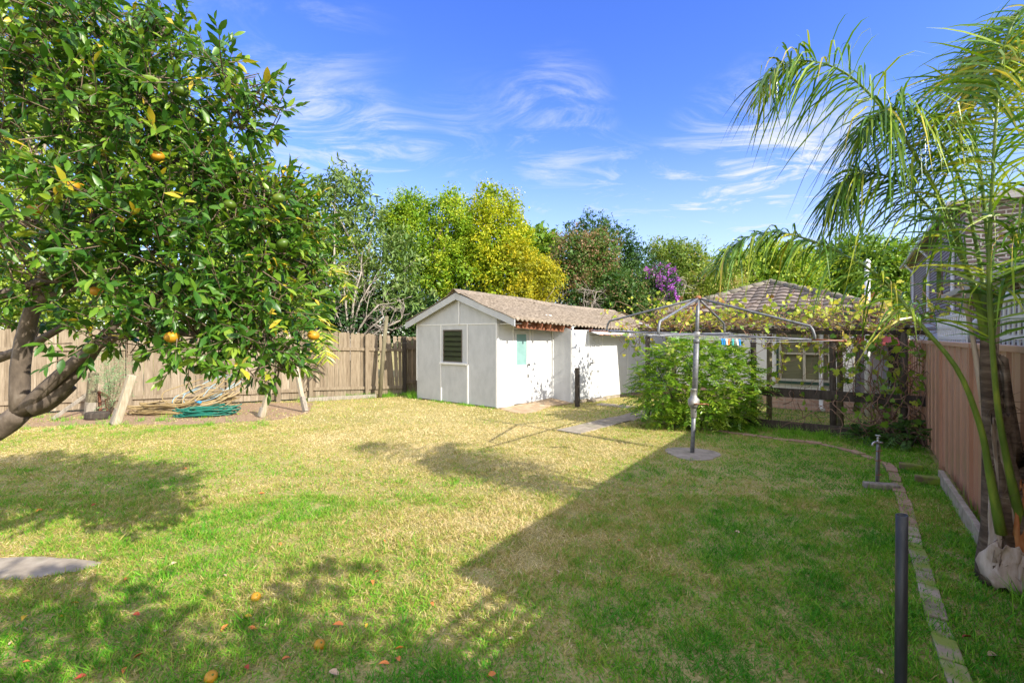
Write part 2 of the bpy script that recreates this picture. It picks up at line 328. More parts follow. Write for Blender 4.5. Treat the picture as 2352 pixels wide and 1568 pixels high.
# ---------------------------------------------------------------- leaves
LEAF11 = (np.array([[0, 0, 0], [.22, -.36, .02], [.22, 0, -.03], [.22, .36, .02], [.5, -.5, .03], [.5, 0, -.03], [.5, .5, .03], [.78, -.3, -.02], [.78, 0, -.05], [.78, .3, -.02], [1, 0, -.12]]),
          [[0, 2, 1], [0, 3, 2], [1, 2, 5, 4], [2, 3, 6, 5], [4, 5, 8, 7], [5, 6, 9, 8], [7, 8, 10], [8, 9, 10]])
LEAF4 = (np.array([[0, 0, 0], [.45, -.5, .06], [1, 0, -.06], [.45, .5, .06]]), [[0, 1, 2], [0, 2, 3]])
LEAF6 = (np.array([[0, 0, 0], [.3, -.48, .04], [.7, -.36, 0], [1, 0, -.1], [.7, .36, 0], [.3, .48, .04]]), [[0, 1, 2, 3], [0, 3, 4, 5]])
LOBED = (np.array([[.35, 0, 0], [0, 0, -.03], [-.12, -.3, .05], [.18, -.55, .02], [.38, -.34, .04], [.62, -.5, -.02], [.72, -.2, .02], [1, 0, -.1], [.72, .2, .02], [.62, .5, -.02], [.38, .34, .04], [.18, .55, .02], [-.12, .3, .05]]),
         [[0, i, i + 1] for i in range(1, 12)] + [[0, 12, 1]])
BLADE = (np.array([[0, -.5, 0], [0, .5, 0], [.55, -.38, .1], [.55, .38, .1], [1, 0, 0]]), [[0, 1, 3, 2], [2, 3, 4]])
BLADE3 = (np.array([[0, -.5, 0], [0, .5, 0], [1, 0, 0]]), [[0, 1, 2]])
def leaves(name, pos, d, n, Ls, Ws, tint, tmpl, mat, parent=None):
    TV, TF = tmpl
    d = nrms(d); side = nrms(np.cross(d, n)); n = np.cross(side, d)
    k = len(TV); N = len(pos)
    V = (pos[:, None, :] + (Ls[:, None] * TV[:, 0][None])[:, :, None] * d[:, None, :]
         + (Ws[:, None] * TV[:, 1][None])[:, :, None] * side[:, None, :]
         + (Ls[:, None] * TV[:, 2][None])[:, :, None] * n[:, None, :]).reshape(-1, 3)
    fl = np.concatenate([np.array(f) for f in TF]); sz = np.array([len(f) for f in TF])
    allf = (fl[None, :] + (np.arange(N) * k)[:, None]).ravel()
    return mesh_obj(name, V, allf, np.tile(sz, N), mat, parent, np.repeat(tint, k), True)
def rvec(n): return nrms(rng.normal(size=(n, 3)))
def sprays(clumps, nspray, per, sig, up=.4, droop=.2, elong=.3, shell=.5, jit=.35, flatn=.6):
    """leaf positions in many small sprays spread through a union of ellipsoids"""
    cs = np.array([c[0] for c in clumps], float); rs = np.array([c[1] for c in clumps], float)
    w = np.prod(rs, 1) ** (2 / 3); w /= w.sum()
    idx = rng.choice(len(clumps), nspray, p=w)
    u = rvec(nspray); r = shell + (1 - shell) * rng.random(nspray) ** .6
    r *= 1 + rng.normal(0, .1, nspray)
    cen = cs[idx] + u * rs[idx] * r[:, None]
    ax = nrms(u + np.array([0, 0, up]) + rng.normal(0, jit, (nspray, 3)))
    st = rng.random(nspray)
    N = nspray * per; ii = np.repeat(np.arange(nspray), per)
    t = rng.random(N)
    pos = cen[ii] + ax[ii] * (t * elong)[:, None] + rng.normal(0, 1, (N, 3)) * (sig * (1.15 - .7 * t))[:, None]
    d = nrms(ax[ii] * .6 + rvec(N) * .9 - np.array([0, 0, droop]))
    n = nrms(rvec(N) * (1 - flatn) + (u[ii] * .5 + np.array([0, 0, .7])) * flatn)
    tint = np.clip(st[ii] * .5 + rng.random(N) * .5, 0, 1)
    return pos, d, n, tint, cen
def trunk_mesh(base, cens, r0, mat, parent, nl=10, fork=.45):
    mb = MB(); base = np.asarray(base, float); cm = cens.mean(0)
    fk = base + (cm - base) * fork; fk[2] = base[2] + (cm[2] - base[2]) * fork
    mb.tube([base, base * .6 + fk * .4 + rng.normal(0, r0 * .5, 3), fk], [r0 * 1.15, r0, r0 * .8], 8)
    for i in rng.choice(len(cens), min(nl, len(cens)), replace=False):
        e = cens[i]; mid = (fk + e) / 2 + rng.normal(0, .12, 3) * np.linalg.norm(e - fk) + [0, 0, .1]
        mb.tube([fk, fk * .55 + mid * .45, mid, e], [r0 * .55, r0 * .42, r0 * .3, r0 * .08], 6)
    return mb.build('trunk', mat, parent, True)
def tree(name, label, cat, base, clumps, nspray, per, sig, Lf, Wf, mat, group=None, bark='bark_brown', r0=.1, tmpl=LEAF4, tshift=0, trunk_label=None, **kw):
    root = thing(name, label, cat, base, 0, group)
    pos, d, n, tint, cen = sprays(clumps, nspray, per, sig, **kw)
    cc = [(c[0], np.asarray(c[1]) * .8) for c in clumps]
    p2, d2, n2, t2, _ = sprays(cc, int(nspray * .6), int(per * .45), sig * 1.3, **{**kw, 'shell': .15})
    N0 = len(pos); pos = np.vstack([pos, p2]); d = np.vstack([d, d2]); n = np.vstack([n, n2]); tint = np.concatenate([tint, t2 * .3])  # inner leaves tinted dark: shade in the crown's gaps put into colour
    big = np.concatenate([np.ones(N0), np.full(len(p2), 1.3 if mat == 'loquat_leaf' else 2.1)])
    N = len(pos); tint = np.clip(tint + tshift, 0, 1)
    k = rng.uniform(.7, 1.2, N) * big
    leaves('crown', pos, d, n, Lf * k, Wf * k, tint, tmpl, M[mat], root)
    trunk_mesh(base, cen, r0, M[bark], root)
    return root, pos

# ================================================================ camera, light, sky
cam = bpy.data.cameras.new('camera'); co = bpy.data.objects.new('camera', cam); C.objects.link(co)
co.location = (0, 0, E_); co.rotation_euler = (math.radians(90), 0, 0)
cam.lens = 36 * F_ / 2352; cam.sensor_width = 36; cam.shift_y = -(784 - Y0) / 2352; cam.clip_start = .05; cam.clip_end = 2000
bpy.context.scene.camera = co
SUN_EL = math.radians(33.4)
sxy = nrm([.765, -.644, 0]); SUN = np.array([sxy[0] * math.cos(SUN_EL), sxy[1] * math.cos(SUN_EL), math.sin(SUN_EL)])
sl = bpy.data.lights.new('sun', 'SUN'); sl.energy = 3.5; sl.angle = math.radians(.5); sl.color = (1, .93, .8)
so = bpy.data.objects.new('sun', sl); C.objects.link(so); so.location = (20, -16, 14)
so.rotation_euler = Vector(SUN).to_track_quat('Z', 'Y').to_euler()
W = bpy.data.worlds.new('World'); bpy.context.scene.world = W; W.use_nodes = True
nt = W.node_tree; nd = nt.nodes; lk = nt.links; nd.clear()
sky = nd.new('ShaderNodeTexSky'); sky.sky_type = 'NISHITA'; sky.sun_disc = False; sky.sun_elevation = SUN_EL
sky.sun_rotation = math.atan2(SUN[0], SUN[1]); sky.air_density = 1.0; sky.dust_density = .3; sky.ozone_density = 3.0
hs = nd.new('ShaderNodeHueSaturation'); hs.inputs['Hue'].default_value = .526; hs.inputs['Saturation'].default_value = 1.27; hs.inputs['Value'].default_value = 1.0
lk.new(sky.outputs[0], hs.inputs['Color'])
bg = nd.new('ShaderNodeBackground'); bg.inputs['Strength'].default_value = .14; lk.new(hs.outputs[0], bg.inputs[0])
bg2 = nd.new('ShaderNodeBackground'); bg2.inputs['Color'].default_value = (.88, .92, 1, 1); bg2.inputs['Strength'].default_value = .4
tc = nd.new('ShaderNodeTexCoord')
sp = nd.new('ShaderNodeSeparateXYZ'); lk.new(tc.outputs['Generated'], sp.inputs[0])
def mnode(op, a, b=None, cl=False):
    m = nd.new('ShaderNodeMath'); m.operation = op; m.use_clamp = cl
    for i, x in enumerate((a, b)):
        if x is None: continue
        if hasattr(x, 'is_linked'): lk.new(x, m.inputs[i])
        else: m.inputs[i].default_value = x
    return m.outputs[0]
zz = mnode('ADD', mnode('MAXIMUM', sp.outputs[2], 0.0), .12)
cb = nd.new('ShaderNodeCombineXYZ')
lk.new(mnode('DIVIDE', sp.outputs[0], zz), cb.inputs[0]); lk.new(mnode('DIVIDE', sp.outputs[1], zz), cb.inputs[1])
mp = nd.new('ShaderNodeMapping'); mp.inputs['Rotation'].default_value = (0, 0, math.radians(38)); mp.inputs['Scale'].default_value = (1.0, 1.8, 1)
lk.new(cb.outputs[0], mp.inputs[0])
nz = nd.new('ShaderNodeTexNoise'); nz.inputs['Scale'].default_value = 2.1; nz.inputs['Detail'].default_value = 9; nz.inputs['Roughness'].default_value = .68; nz.inputs['Distortion'].default_value = 1.3
lk.new(mp.outputs[0], nz.inputs['Vector'])
spots = [((1755, 410), 11, .95), ((1840, 450), 8, .6), ((1330, 440), 8, .55), ((670, 325), 6.5, .8), ((875, 352), 6, .75), ((1275, 262), 6.5, .6), ((790, 290), 6, .45), ((1480, 480), 8, .35), ((600, 80), 10, .25), ((1130, 370), 10, .18), ((1040, 330), 6, .25), ((740, 120), 8, .15)]
tot = None
for (sx, sy), rad, amp in [(a, b * 1.15, min(1.3, c * (1.25 if c > .9 else .85))) for a, b, c in spots]:
    v = nrm([(sx - CX) / F_, 1, (Y0 - sy) / F_])
    dt = nd.new('ShaderNodeVectorMath'); dt.operation = 'DOT_PRODUCT'; dt.inputs[1].default_value = v
    nv = nd.new('ShaderNodeVectorMath'); nv.operation = 'NORMALIZE'; lk.new(tc.outputs['Generated'], nv.inputs[0]); lk.new(nv.outputs[0], dt.inputs[0])
    mr = nd.new('ShaderNodeMapRange'); mr.interpolation_type = 'SMOOTHSTEP'
    mr.inputs[1].default_value = math.cos(math.radians(rad)); mr.inputs[2].default_value = 1; mr.inputs[4].default_value = amp
    lk.new(dt.outputs['Value'], mr.inputs[0])
    tot = mr.outputs[0] if tot is None else mnode('ADD', tot, mr.outputs[0])
rp = nd.new('ShaderNodeMapRange'); rp.inputs[1].default_value = .4; rp.inputs[2].default_value = .74; rp.interpolation_type = 'SMOOTHSTEP'
lk.new(nz.outputs['Fac'], rp.inputs[0])
cf = mnode('MULTIPLY', tot, rp.outputs[0], True)
# thin pale veil low over the horizon
hz = nd.new('ShaderNodeMapRange'); hz.inputs[1].default_value = .0; hz.inputs[2].default_value = .42; hz.inputs[3].default_value = .55; hz.inputs[4].default_value = 0; hz.interpolation_type = 'SMOOTHSTEP'
lk.new(sp.outputs[2], hz.inputs[0])
cf2 = mnode('MAXIMUM', mnode('MULTIPLY', cf, .95), hz.outputs[0])
ms = nd.new('ShaderNodeMixShader'); lk.new(cf2, ms.inputs[0]); lk.new(bg.outputs[0], ms.inputs[1]); lk.new(bg2.outputs[0], ms.inputs[2])
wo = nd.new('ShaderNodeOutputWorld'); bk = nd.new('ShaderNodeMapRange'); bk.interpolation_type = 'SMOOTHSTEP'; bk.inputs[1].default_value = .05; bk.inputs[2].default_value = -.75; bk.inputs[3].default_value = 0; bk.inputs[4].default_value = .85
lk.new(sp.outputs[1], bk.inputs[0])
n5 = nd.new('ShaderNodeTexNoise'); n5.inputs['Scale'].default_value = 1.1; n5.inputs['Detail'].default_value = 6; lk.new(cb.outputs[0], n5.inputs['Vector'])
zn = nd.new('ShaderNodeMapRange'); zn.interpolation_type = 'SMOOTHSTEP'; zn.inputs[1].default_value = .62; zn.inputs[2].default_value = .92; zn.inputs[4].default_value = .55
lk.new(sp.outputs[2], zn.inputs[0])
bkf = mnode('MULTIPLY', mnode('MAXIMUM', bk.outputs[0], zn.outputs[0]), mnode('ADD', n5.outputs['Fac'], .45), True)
bg3 = nd.new('ShaderNodeBackground'); bg3.inputs['Color'].default_value = (1, .98, .94, 1); bg3.inputs['Strength'].default_value = .86      # added fill light: unseen white veil behind the viewer and overhead
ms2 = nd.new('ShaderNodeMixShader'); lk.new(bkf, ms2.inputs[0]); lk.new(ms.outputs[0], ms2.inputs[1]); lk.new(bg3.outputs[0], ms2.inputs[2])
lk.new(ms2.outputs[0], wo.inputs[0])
sc = bpy.context.scene
sc.view_settings.view_transform = 'Standard'; sc.view_settings.look = 'None'; sc.view_settings.gamma = 1; sc.view_settings.exposure = 1.42
sc.cycles.max_bounces = 7; sc.cycles.diffuse_bounces = 4; sc.cycles.transmission_bounces = 4; sc.cycles.transparent_max_bounces = 6
try: sc.cycles.use_denoising = True
except Exception: pass

# ================================================================ ground
def sheet(name, poly, z, mat, thick=0, kind='structure'):
    mb = MB()
    P = [np.array([p[0], p[1], z - thick]) for p in poly]
    if thick: mb.prism(P, [0, 0, thick])
    else: mb.add(P, [list(range(len(P)))] if np.cross(P[1] - P[0], P[2] - P[0])[2] > 0 else [list(range(len(P)))[::-1]])
    o = mb.build(name, mat, None, bevel=.006 if thick else 0); tag(o, kind=kind); return o
sheet('ground', [(-300, -120), (300, -120), (300, 400), (-300, 400)], 0, M['ground'])
# dirt bed along the left fence
dirt_poly = [G(-420, 1040), G(0, 984), G(200, 976), G(420, 976), G(640, 964), G(710, 948), G(720, 925), G(500, 925), G(300, 935), G(-420, 975)]
sheet('soil_bed', dirt_poly, .004, M['dirt'])
path_poly1 = [G(1284, 991), G(1327, 995), G(1480, 956), G(1545, 942), G(1540, 933), G(1473, 939)]
mbp = MB(); pa = G(1304, 993); pb = G(1520, 941); ln = np.linalg.norm(pb - pa); dp = nrm(pb - pa); sd = np.array([dp[1], -dp[0], 0]); q = 0
while q < ln:
    w = random.uniform(.55, .75); o = pa + dp * q - sd * .24 + np.array([0, 0, -.03])
    mbp.frame_box(o + sd * random.uniform(-.03, .03), dp * (w - .012), sd * random.uniform(.46, .52), [0, 0, .045 + random.uniform(0, .008)], random.random()); q += w
tag(mbp.build('path', M['concrete'], bevel=.008), kind='structure')
mbp = MB()
for a, b in ((G(1372, 929), G(1412, 932)), (G(1412, 932), G(1452, 937))):
    d = nrm(b - a); s_ = np.array([-d[1], d[0], 0]); mbp.frame_box(a - s_ * .15 + [0, 0, -.03], (b - a) * .98, s_ * .4, [0, 0, .045], random.random())
tag(mbp.build('path_slab', M['concrete'], bevel=.008), kind='structure')
pad_c = G(1590, 1042)
mbp = MB(); n_ = 22; ring = []
for k in range(n_):
    a = 2 * math.pi * k / n_; r = .37 * (1 + .1 * math.sin(3 * a + 1) + random.uniform(-.04, .04)); ring.append(pad_c + np.array([r * math.cos(a), r * math.sin(a), -.03]))
mbp.prism(ring, [0, 0, .045])
tag(mbp.build('concrete_pad', M['concrete'], bevel=.01), kind='structure')
# worn concrete slab flush in the lawn at the left
slab_poly = [G(-140, 1300), G(60, 1282), G(175, 1268), G(165, 1300), G(95, 1322), G(-140, 1345)]
sp_c = G(20, 1305); sp_r = [sp_c + np.array([.62 * math.cos(a) * (1 + .12 * math.sin(3 * a) + random.uniform(-.05, .05)), .17 * math.sin(a) * (1 + random.uniform(-.1, .1)), 0]) for a in np.linspace(0, 6.283, 27)[:-1]]
slab_poly = sp_r
sheet('paving_slab', sp_r, .004, M['concrete'])
# kerb of pavers between lawn and the bed at the right
kerb_px = [(1461, 962.7), (1611, 986), (1778, 1008), (1886, 1021), (1950, 1036), (2004, 1054), (2034, 1066), (2049, 1080), (2064, 1127), (2079, 1160), (2098, 1248), (2124, 1323), (2158, 1448), (2200, 1565), (2260, 1700)]
kp = [G(*p) for p in kerb_px]
def polyline(P, step):
    P = np.asarray(P); seg = np.linalg.norm(np.diff(P, axis=0), axis=1); cum = np.concatenate([[0], np.cumsum(seg)])
    q = np.arange(0, cum[-1], step); return np.stack([np.interp(q, cum, P[:, i]) for i in range(3)], 1)
kl = polyline(kp, .232)
mk = MB(); mk2 = MB()
for i in range(len(kl) - 1):
    a, b = kl[i], kl[i + 1]; d = nrm(b - a); s_ = np.array([d[1], -d[0], 0]) * random.uniform(.1, .115)
    (mk2 if i < 30 else mk).frame_box(a - s_ * .5 + d * .004 + [0, 0, -.05], (b - a) - d * .01 + s_ * random.uniform(-.06, .06), s_, [0, 0, .05 + random.uniform(.018, .04)], random.random())
tag(mk.build('kerb', M['paver'], bevel=.008), kind='structure'); tag(mk2.build('brick_kerb', M['paver_clay'], bevel=.008), kind='structure')

# ================================================================ lawn grass
def inpoly(P, poly):
    x, y = P[:, 0], P[:, 1]; r = np.zeros(len(P), bool); n = len(poly)
    for i in range(n):
        x1, y1 = poly[i][0], poly[i][1]; x2, y2 = poly[(i + 1) % n][0], poly[(i + 1) % n][1]
        c = ((y1 > y) != (y2 > y)) & (x < (x2 - x1) * (y - y1) / (y2 - y1 + 1e-12) + x1); r ^= c
    return r
def vnoise(P, scale, seed, oct=4):
    r = np.random.default_rng(seed); o = np.zeros(len(P)); amp = 1; tot = 0
    for k in range(oct):
        for j in range(4):
            a = r.uniform(0, 2 * math.pi); f = scale * 2 ** k * r.uniform(.7, 1.3); ph = r.uniform(0, 6.28)
            o += amp * np.sin(f * (P[:, 0] * math.cos(a) + P[:, 1] * math.sin(a)) + ph + 1.3 * np.sin(f * .6 * (P[:, 0] * math.sin(a) - P[:, 1] * math.cos(a)) + ph * 2)) / 2
        tot += amp; amp *= .6
    return o / tot
SHED_GR = G(1142, 938.6); SHED_GL = G(957.8, 915.4); SHED_I = np.array([1.02, 12.1, 0]); SHED_O = np.array([1.507, 11.75, 0]); SHED_F = np.array([3.71, 13.68, 0])
apron_poly = [SHED_GR + [.04, -.02, 0], G(1175, 947), G(1200, 951), G(1232, 946), G(1262, 934), G(1306, 929), SHED_O, SHED_I]
excl = [[pa - sd * .24, pa + sd * .24, pb + sd * .24, pb - sd * .24], slab_poly, apron_poly, [SHED_GR, SHED_I, SHED_O, SHED_F, SHED_F + [-3, 2, 0], SHED_GL]]
def grass_points(n, y0_, y1_):
    # uniform over the ground seen between two distances
    y = np.sqrt(rng.uniform(y0_ ** 2, y1_ ** 2, n)); x = rng.uniform(-1.14, 1.14, n) * y
    P = np.stack([x, y, np.zeros(n)], 1)
    k = np.ones(n, bool)
    for e in excl: k &= ~inpoly(P, e)
    k &= np.linalg.norm(P[:, :2] - pad_c[:2], axis=1) > .36 + .06 * vnoise(P, 6, 9)
    p = P @ NN; k &= p < .93
    dk = inpoly(P, dirt_poly); k &= ~(dk & ((vnoise(P, 3.1, 77) < .12) | (rng.random(n) < .6)))
    fl0 = G(0, 955); fd = nrm(G(700, 918) - fl0); side = (P[:, 0] - fl0[0]) * fd[1] - (P[:, 1] - fl0[1]) * fd[0]
    k &= side > -.1
    return P[k]
def dryness_and_shade(P):
    """0 lush green .. 1 straw; from lawn wear, with the house shade painted in as green"""
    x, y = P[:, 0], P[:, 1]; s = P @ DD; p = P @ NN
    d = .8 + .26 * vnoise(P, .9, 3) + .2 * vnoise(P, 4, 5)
    d -= (.56 - .34 * vnoise(P, 2.2, 31) - .16 * vnoise(P, 9, 33)) / (1 + np.exp(-(p + 2.0 + .25 * vnoise(P, 3, 61)) * 2.6))            # greener along the steel fence; house shade painted into the grass colour
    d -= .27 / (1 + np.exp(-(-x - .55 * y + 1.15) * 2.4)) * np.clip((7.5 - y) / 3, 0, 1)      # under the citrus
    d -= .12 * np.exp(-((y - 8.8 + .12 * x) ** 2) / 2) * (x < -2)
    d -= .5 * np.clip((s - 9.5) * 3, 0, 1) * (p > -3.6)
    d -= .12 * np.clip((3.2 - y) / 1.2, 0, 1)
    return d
def lawn(name, n, y0_, y1_, wl, ww, tmpl):
    P = grass_points(n, y0_, y1_); N = len(P)
    dry = dryness_and_shade(P)
    tuft = vnoise(P, 14, 21, 3)
    keep = rng.random(N) < np.clip(.85 + .4 * tuft, .45, 1); P = P[keep]; dry = dry[keep]; tuft = tuft[keep]; N = len(P)
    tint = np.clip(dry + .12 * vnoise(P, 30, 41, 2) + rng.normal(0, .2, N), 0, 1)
    elev = np.clip(rng.normal(.62, .33, N) - .2 * (tint > .6), .04, 1.35)
    az = rng.uniform(0, 2 * math.pi, N)
    d = np.stack([np.cos(az) * np.cos(elev), np.sin(az) * np.cos(elev), np.sin(elev)], 1)
    nn = nrms(np.array([0, 0, 1.0]) + .5 * rng.normal(size=(N, 3)))
    Lg = wl * rng.uniform(.5, 1.35, N) * (1 + .4 * tuft); Wg = ww * rng.uniform(.7, 1.3, N)
    P = P + np.array([0, 0, .0]) + np.stack([np.zeros(N), np.zeros(N), rng.random(N) * .008], 1)
    return P, d, nn, Lg, Wg, tint
def cat_build(name, parts, tmpl, mat):
    cc = [np.concatenate([p[i] for p in parts]) for i in range(6)]
    return leaves(name, *cc, tmpl, mat)
near = lawn('n', 250000, 1.9, 5.0, .042, .0042, BLADE)
big = lawn('b', 26000, 1.9, 6.0, .075, .0058, BLADE); kb = vnoise(big[0], 6, 91) + .5 * vnoise(big[0], 2.2, 92) > .12; big = [q[kb] for q in big]; big[5] = np.clip(big[5] - .22, 0, 1)
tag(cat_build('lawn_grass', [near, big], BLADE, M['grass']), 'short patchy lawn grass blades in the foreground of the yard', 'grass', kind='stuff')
mid = lawn('m', 260000, 5.0, 9.0, .036, .0075, BLADE3); far = lawn('f', 190000, 9.0, 17.0, .04, .013, BLADE3)
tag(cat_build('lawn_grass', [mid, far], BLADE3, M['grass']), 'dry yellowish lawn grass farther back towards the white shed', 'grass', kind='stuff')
# lush broad weeds in the bed beside the steel fence, tufts along walls and fence feet
def tufts(pts, per, hl, sp, wl=.006):
    pts = np.asarray(pts); N = len(pts) * per; ii = np.repeat(np.arange(len(pts)), per)
    pos = pts[ii] + np.concatenate([rng.normal(0, sp, (N, 2)), np.zeros((N, 1))], 1)
    el = np.clip(rng.normal(.95, .3, N), .2, 1.5); az = rng.uniform(0, 6.28, N)
    d = np.stack([np.cos(az) * np.cos(el), np.sin(az) * np.cos(el), np.sin(el)], 1)
    hh = np.asarray(hl)[ii] if not np.isscalar(hl) else np.full(N, hl)
    return pos, d, nrms(rng.normal(size=(N, 3)) * .4 + ZUP), hh * rng.uniform(.5, 1.2, N), np.full(N, wl) * rng.uniform(.6, 1.3, N), rng.random(N)
tp = []; th = []
for i in range(420):                                # bed strip
    s = rng.uniform(2.2, 9.5); p = rng.uniform(.05, .86)
    P = L(s, p); 
    tp.append(P); th.append(rng.uniform(.03, .075))
for i in range(60):
    t = rng.random(); P = G(700, 920) * (1 - t) + G(950, 906) * t; tp.append(P + [rng.uniform(-.1, .2), -rng.uniform(.02, .25), 0]); th.append(rng.uniform(.06, .2))
for i in range(26):
    t = rng.random(); P = SHED_GL * (1 - t) + SHED_GR * t; tp.append(P + [-.05, -.08, 0]); th.append(rng.uniform(.03, .1))
for i in range(16): tp.append(G(rng.uniform(935, 958), rng.uniform(908, 916))); th.append(rng.uniform(.12, .3))
for i in range(130):
    s = rng.uniform(9.1, 9.75); p = rng.uniform(-3.4, .6); tp.append(L(s, p)); th.append(rng.uniform(.07, .2))
for i in range(70):
    P = G(rng.uniform(-50, 650), rng.uniform(950, 990)); tp.append(P); th.append(rng.uniform(.04, .16))
for i in range(34):
    s = rng.uniform(2.4, 7.4); tp.append(L(s, .9)); th.append(rng.uniform(.08, .26))
a = tufts(tp, 26, th, .045)
tag(leaves('weed_tufts', *a, BLADE, M['weed']), 'green weeds and grass tufts along the fences, kerb and shed foot', 'weeds', kind='stuff')

# ================================================================ the white shed
GL, GR, I_, O_, FR = SHED_GL, SHED_GR, SHED_I, SHED_O, SHED_F
shed = thing('garden_shed', 'white fibro shed with gabled corrugated roof at the back of the lawn', 'shed', GR)
gd = nrm(GR - GL); gn = np.array([gd[1], -gd[0], 0]); glen = np.linalg.norm(GR - GL)      # gn points to the lawn
def gx(px): return hit(GL, gd, px)
def gp(t, z, out=0): return GL + gd * t + gn * out + ZUP * z
def gz(px, py): q = gp(gx(px), 0); return E_ + (Y0 - py) / F_ * q[1]
WT = 2.0
t1, t2 = gx(1013.4), gx(1074.5); w0, w1 = gx(1018), gx(1062); wz0 = gz(1040, 831); wz1 = gz(1040, 757)
apex_t = gx(1056)
mb = MB(); th_ = .05
def panel(a, b, z0, z1): mb.frame_box(gp(a, z0, -th_), gd * (b - a), gn * th_, ZUP * (z1 - z0), random.random())
panel(.0, w0, .03, WT); panel(w1, glen, .03, WT); panel(w0, w1, .03, wz0); panel(w0, w1, wz1, WT)
gw = mb.build('gable_wall', M['fibro'], shed)
# gable triangle
slope = .74 / 2.0
tl, tr = gx(941) , glen + .64
def rz(t): return 2.78 - slope * abs(t - apex_t)
mb = MB(); mb.prism([gp(-.0, WT + .003, .012), gp(glen, WT + .003, .012), gp(glen, rz(glen) - .1, .012), gp(apex_t, 2.68, .012), gp(0, rz(0) - .1, .012)], gn * -.045)
mb.build('gable_panel', M['fibro'], gw)
mb = MB()
for t in (0.012, t1, t2, glen - .012):
    mb.frame_box(gp(t - .022, .02 if t > .1 else .5, .0), gd * .044, gn * .02, ZUP * (WT - .02 - (0 if t > .1 else .48)), .8)
mb.frame_box(gp(apex_t - .022, WT, .012), gd * .044, gn * .03, ZUP * .6, .8)
mb.frame_box(gp(0, WT - .018, .0), gd * glen, gn * .014, ZUP * .03, .8)
mb.build('batten', M['trim'], gw, bevel=.004)
# barge boards
for (ta, tb) in ((tl, apex_t), (apex_t, tr)):
    za, zb = rz(ta) , rz(tb)
    m_ = MB(); o_ = .13
    m_.prism([gp(ta, za - .17, o_), gp(tb, zb - .17, o_), gp(tb, zb + .0, o_), gp(ta, za + .0, o_)], gn * .025, .6)
    m_.build('barge_board', M['fibro'], shed, bevel=.004)
# louvre window
fr = MB(); fw = .03
fr.frame_box(gp(w0, wz0, -.03), gd * fw, gn * .04, ZUP * (wz1 - wz0)); fr.frame_box(gp(w1 - fw, wz0, -.03), gd * fw, gn * .04, ZUP * (wz1 - wz0))
fr.frame_box(gp(w0 + fw, wz1 - fw, -.03), gd * (w1 - w0 - 2 * fw), gn * .038, ZUP * fw); fr.frame_box(gp(w0 + fw, wz0, -.03), gd * (w1 - w0 - 2 * fw), gn * .038, ZUP * fw)
win = fr.build('window', flat('bronze_frame', (.13, .11, .09), .5), shed, bevel=.003)
nl_ = 6; hh = (wz1 - wz0 - 2 * fw) / nl_
for k in range(nl_):
    lv = MB(); z0 = wz0 + fw + hh * k
    tilt = .055
    lv.prism([gp(w0 + fw, z0, -.035 + .06), gp(w1 - fw, z0, -.035 + .06), gp(w1 - fw, z0 + hh * 1.12, -.035), gp(w0 + fw, z0 + hh * 1.12, -.035)], gn * -.005)
    lv.build('louvre', M['louvre'], win)
bx = MB(); bx.frame_box(gp(w0 + fw + .02, wz0 + fw + .003, -.3), gd * (w1 - w0 - .12), gn * .2, ZUP * hh * .9); bx.build('backing', M['red_box'], win)
bx = MB(); bx.frame_box(gp(w0 - .2, wz0 - .2, -.6), gd * (w1 - w0 + .4), gn * .02, ZUP * (wz1 - wz0 + .4)); bx.build('room_lining', M['dark_in'], win)
bx = MB(); bx.frame_box(gp(t1 - .02, wz0 - .065, .0), gd * (t2 - t1 + .01), gn * .06, ZUP * .05); bx.build('sill', M['trim'], win, bevel=.006)
# side walls (footprint as it stands: lean section, then the deeper section)
def wall_seg(a, b, z0, z1, name, mat, th=.05, t=.5):
    d = nrm(b - a); n = np.array([d[1], -d[0], 0]); m = MB(); m.frame_box(a - n * th + ZUP * z0, b - a, n * th, ZUP * (z1 - z0), t)
    return m.build(name, mat, shed)
sd1 = nrm(I_ - GR); sn1 = np.array([sd1[1], -sd1[0], 0]); sd2 = nrm(FR - O_); sn2 = np.array([sd2[1], -sd2[0], 0])
FR2 = O_ + sd2 * 4.4
def mkwall(P, d, n, cuts, length, z0, z1, name):
    """wall along d with door openings cuts [(t0,t1,ztop)]"""
    m = MB(); c = 0
    for (a, b, zt) in cuts:
        m.frame_box(P + d * c - n * .05 + ZUP * z0, d * (a - c), n * .05, ZUP * (z1 - z0), random.random())
        m.frame_box(P + d * a - n * .05 + ZUP * zt, d * (b - a), n * .05, ZUP * (z1 - zt), random.random()); c = b
    m.frame_box(P + d * c - n * .05 + ZUP * z0, d * (length - c), n * .05, ZUP * (z1 - z0), random.random())
    return m.build(name, M['fibro_white'], shed)
da, db = hit(GR, sd1, 1181), hit(GR, sd1, 1215)
len1 = np.linalg.norm(I_ - GR)
side1 = mkwall(GR, sd1, sn1, [(da, db, 1.86)], len1, .02, 2.25, 'side_wall')
ea, eb = hit(O_, sd2, 1354.5), hit(O_, sd2, 1381)
side2 = mkwall(O_, sd2, sn2, [(ea, eb, 1.74)], 4.4, .09, 1.86, 'side_wall')
pd = nrm(O_ - I_); pn = np.array([pd[1], -pd[0], 0])
m = MB(); m.prism([I_ + ZUP * .02, O_ - pd * .003 + ZUP * .02, O_ - pd * .003 + ZUP * 1.86, I_ + ZUP * 2.02], pn * -.05); m.build('return_wall', M['fibro'], shed)
m = MB(); m.frame_box(O_ - sn2 * .06, sd2 * 4.4, sn2 * .045, ZUP * .09); m.build('wall_base', M['concrete'], shed)
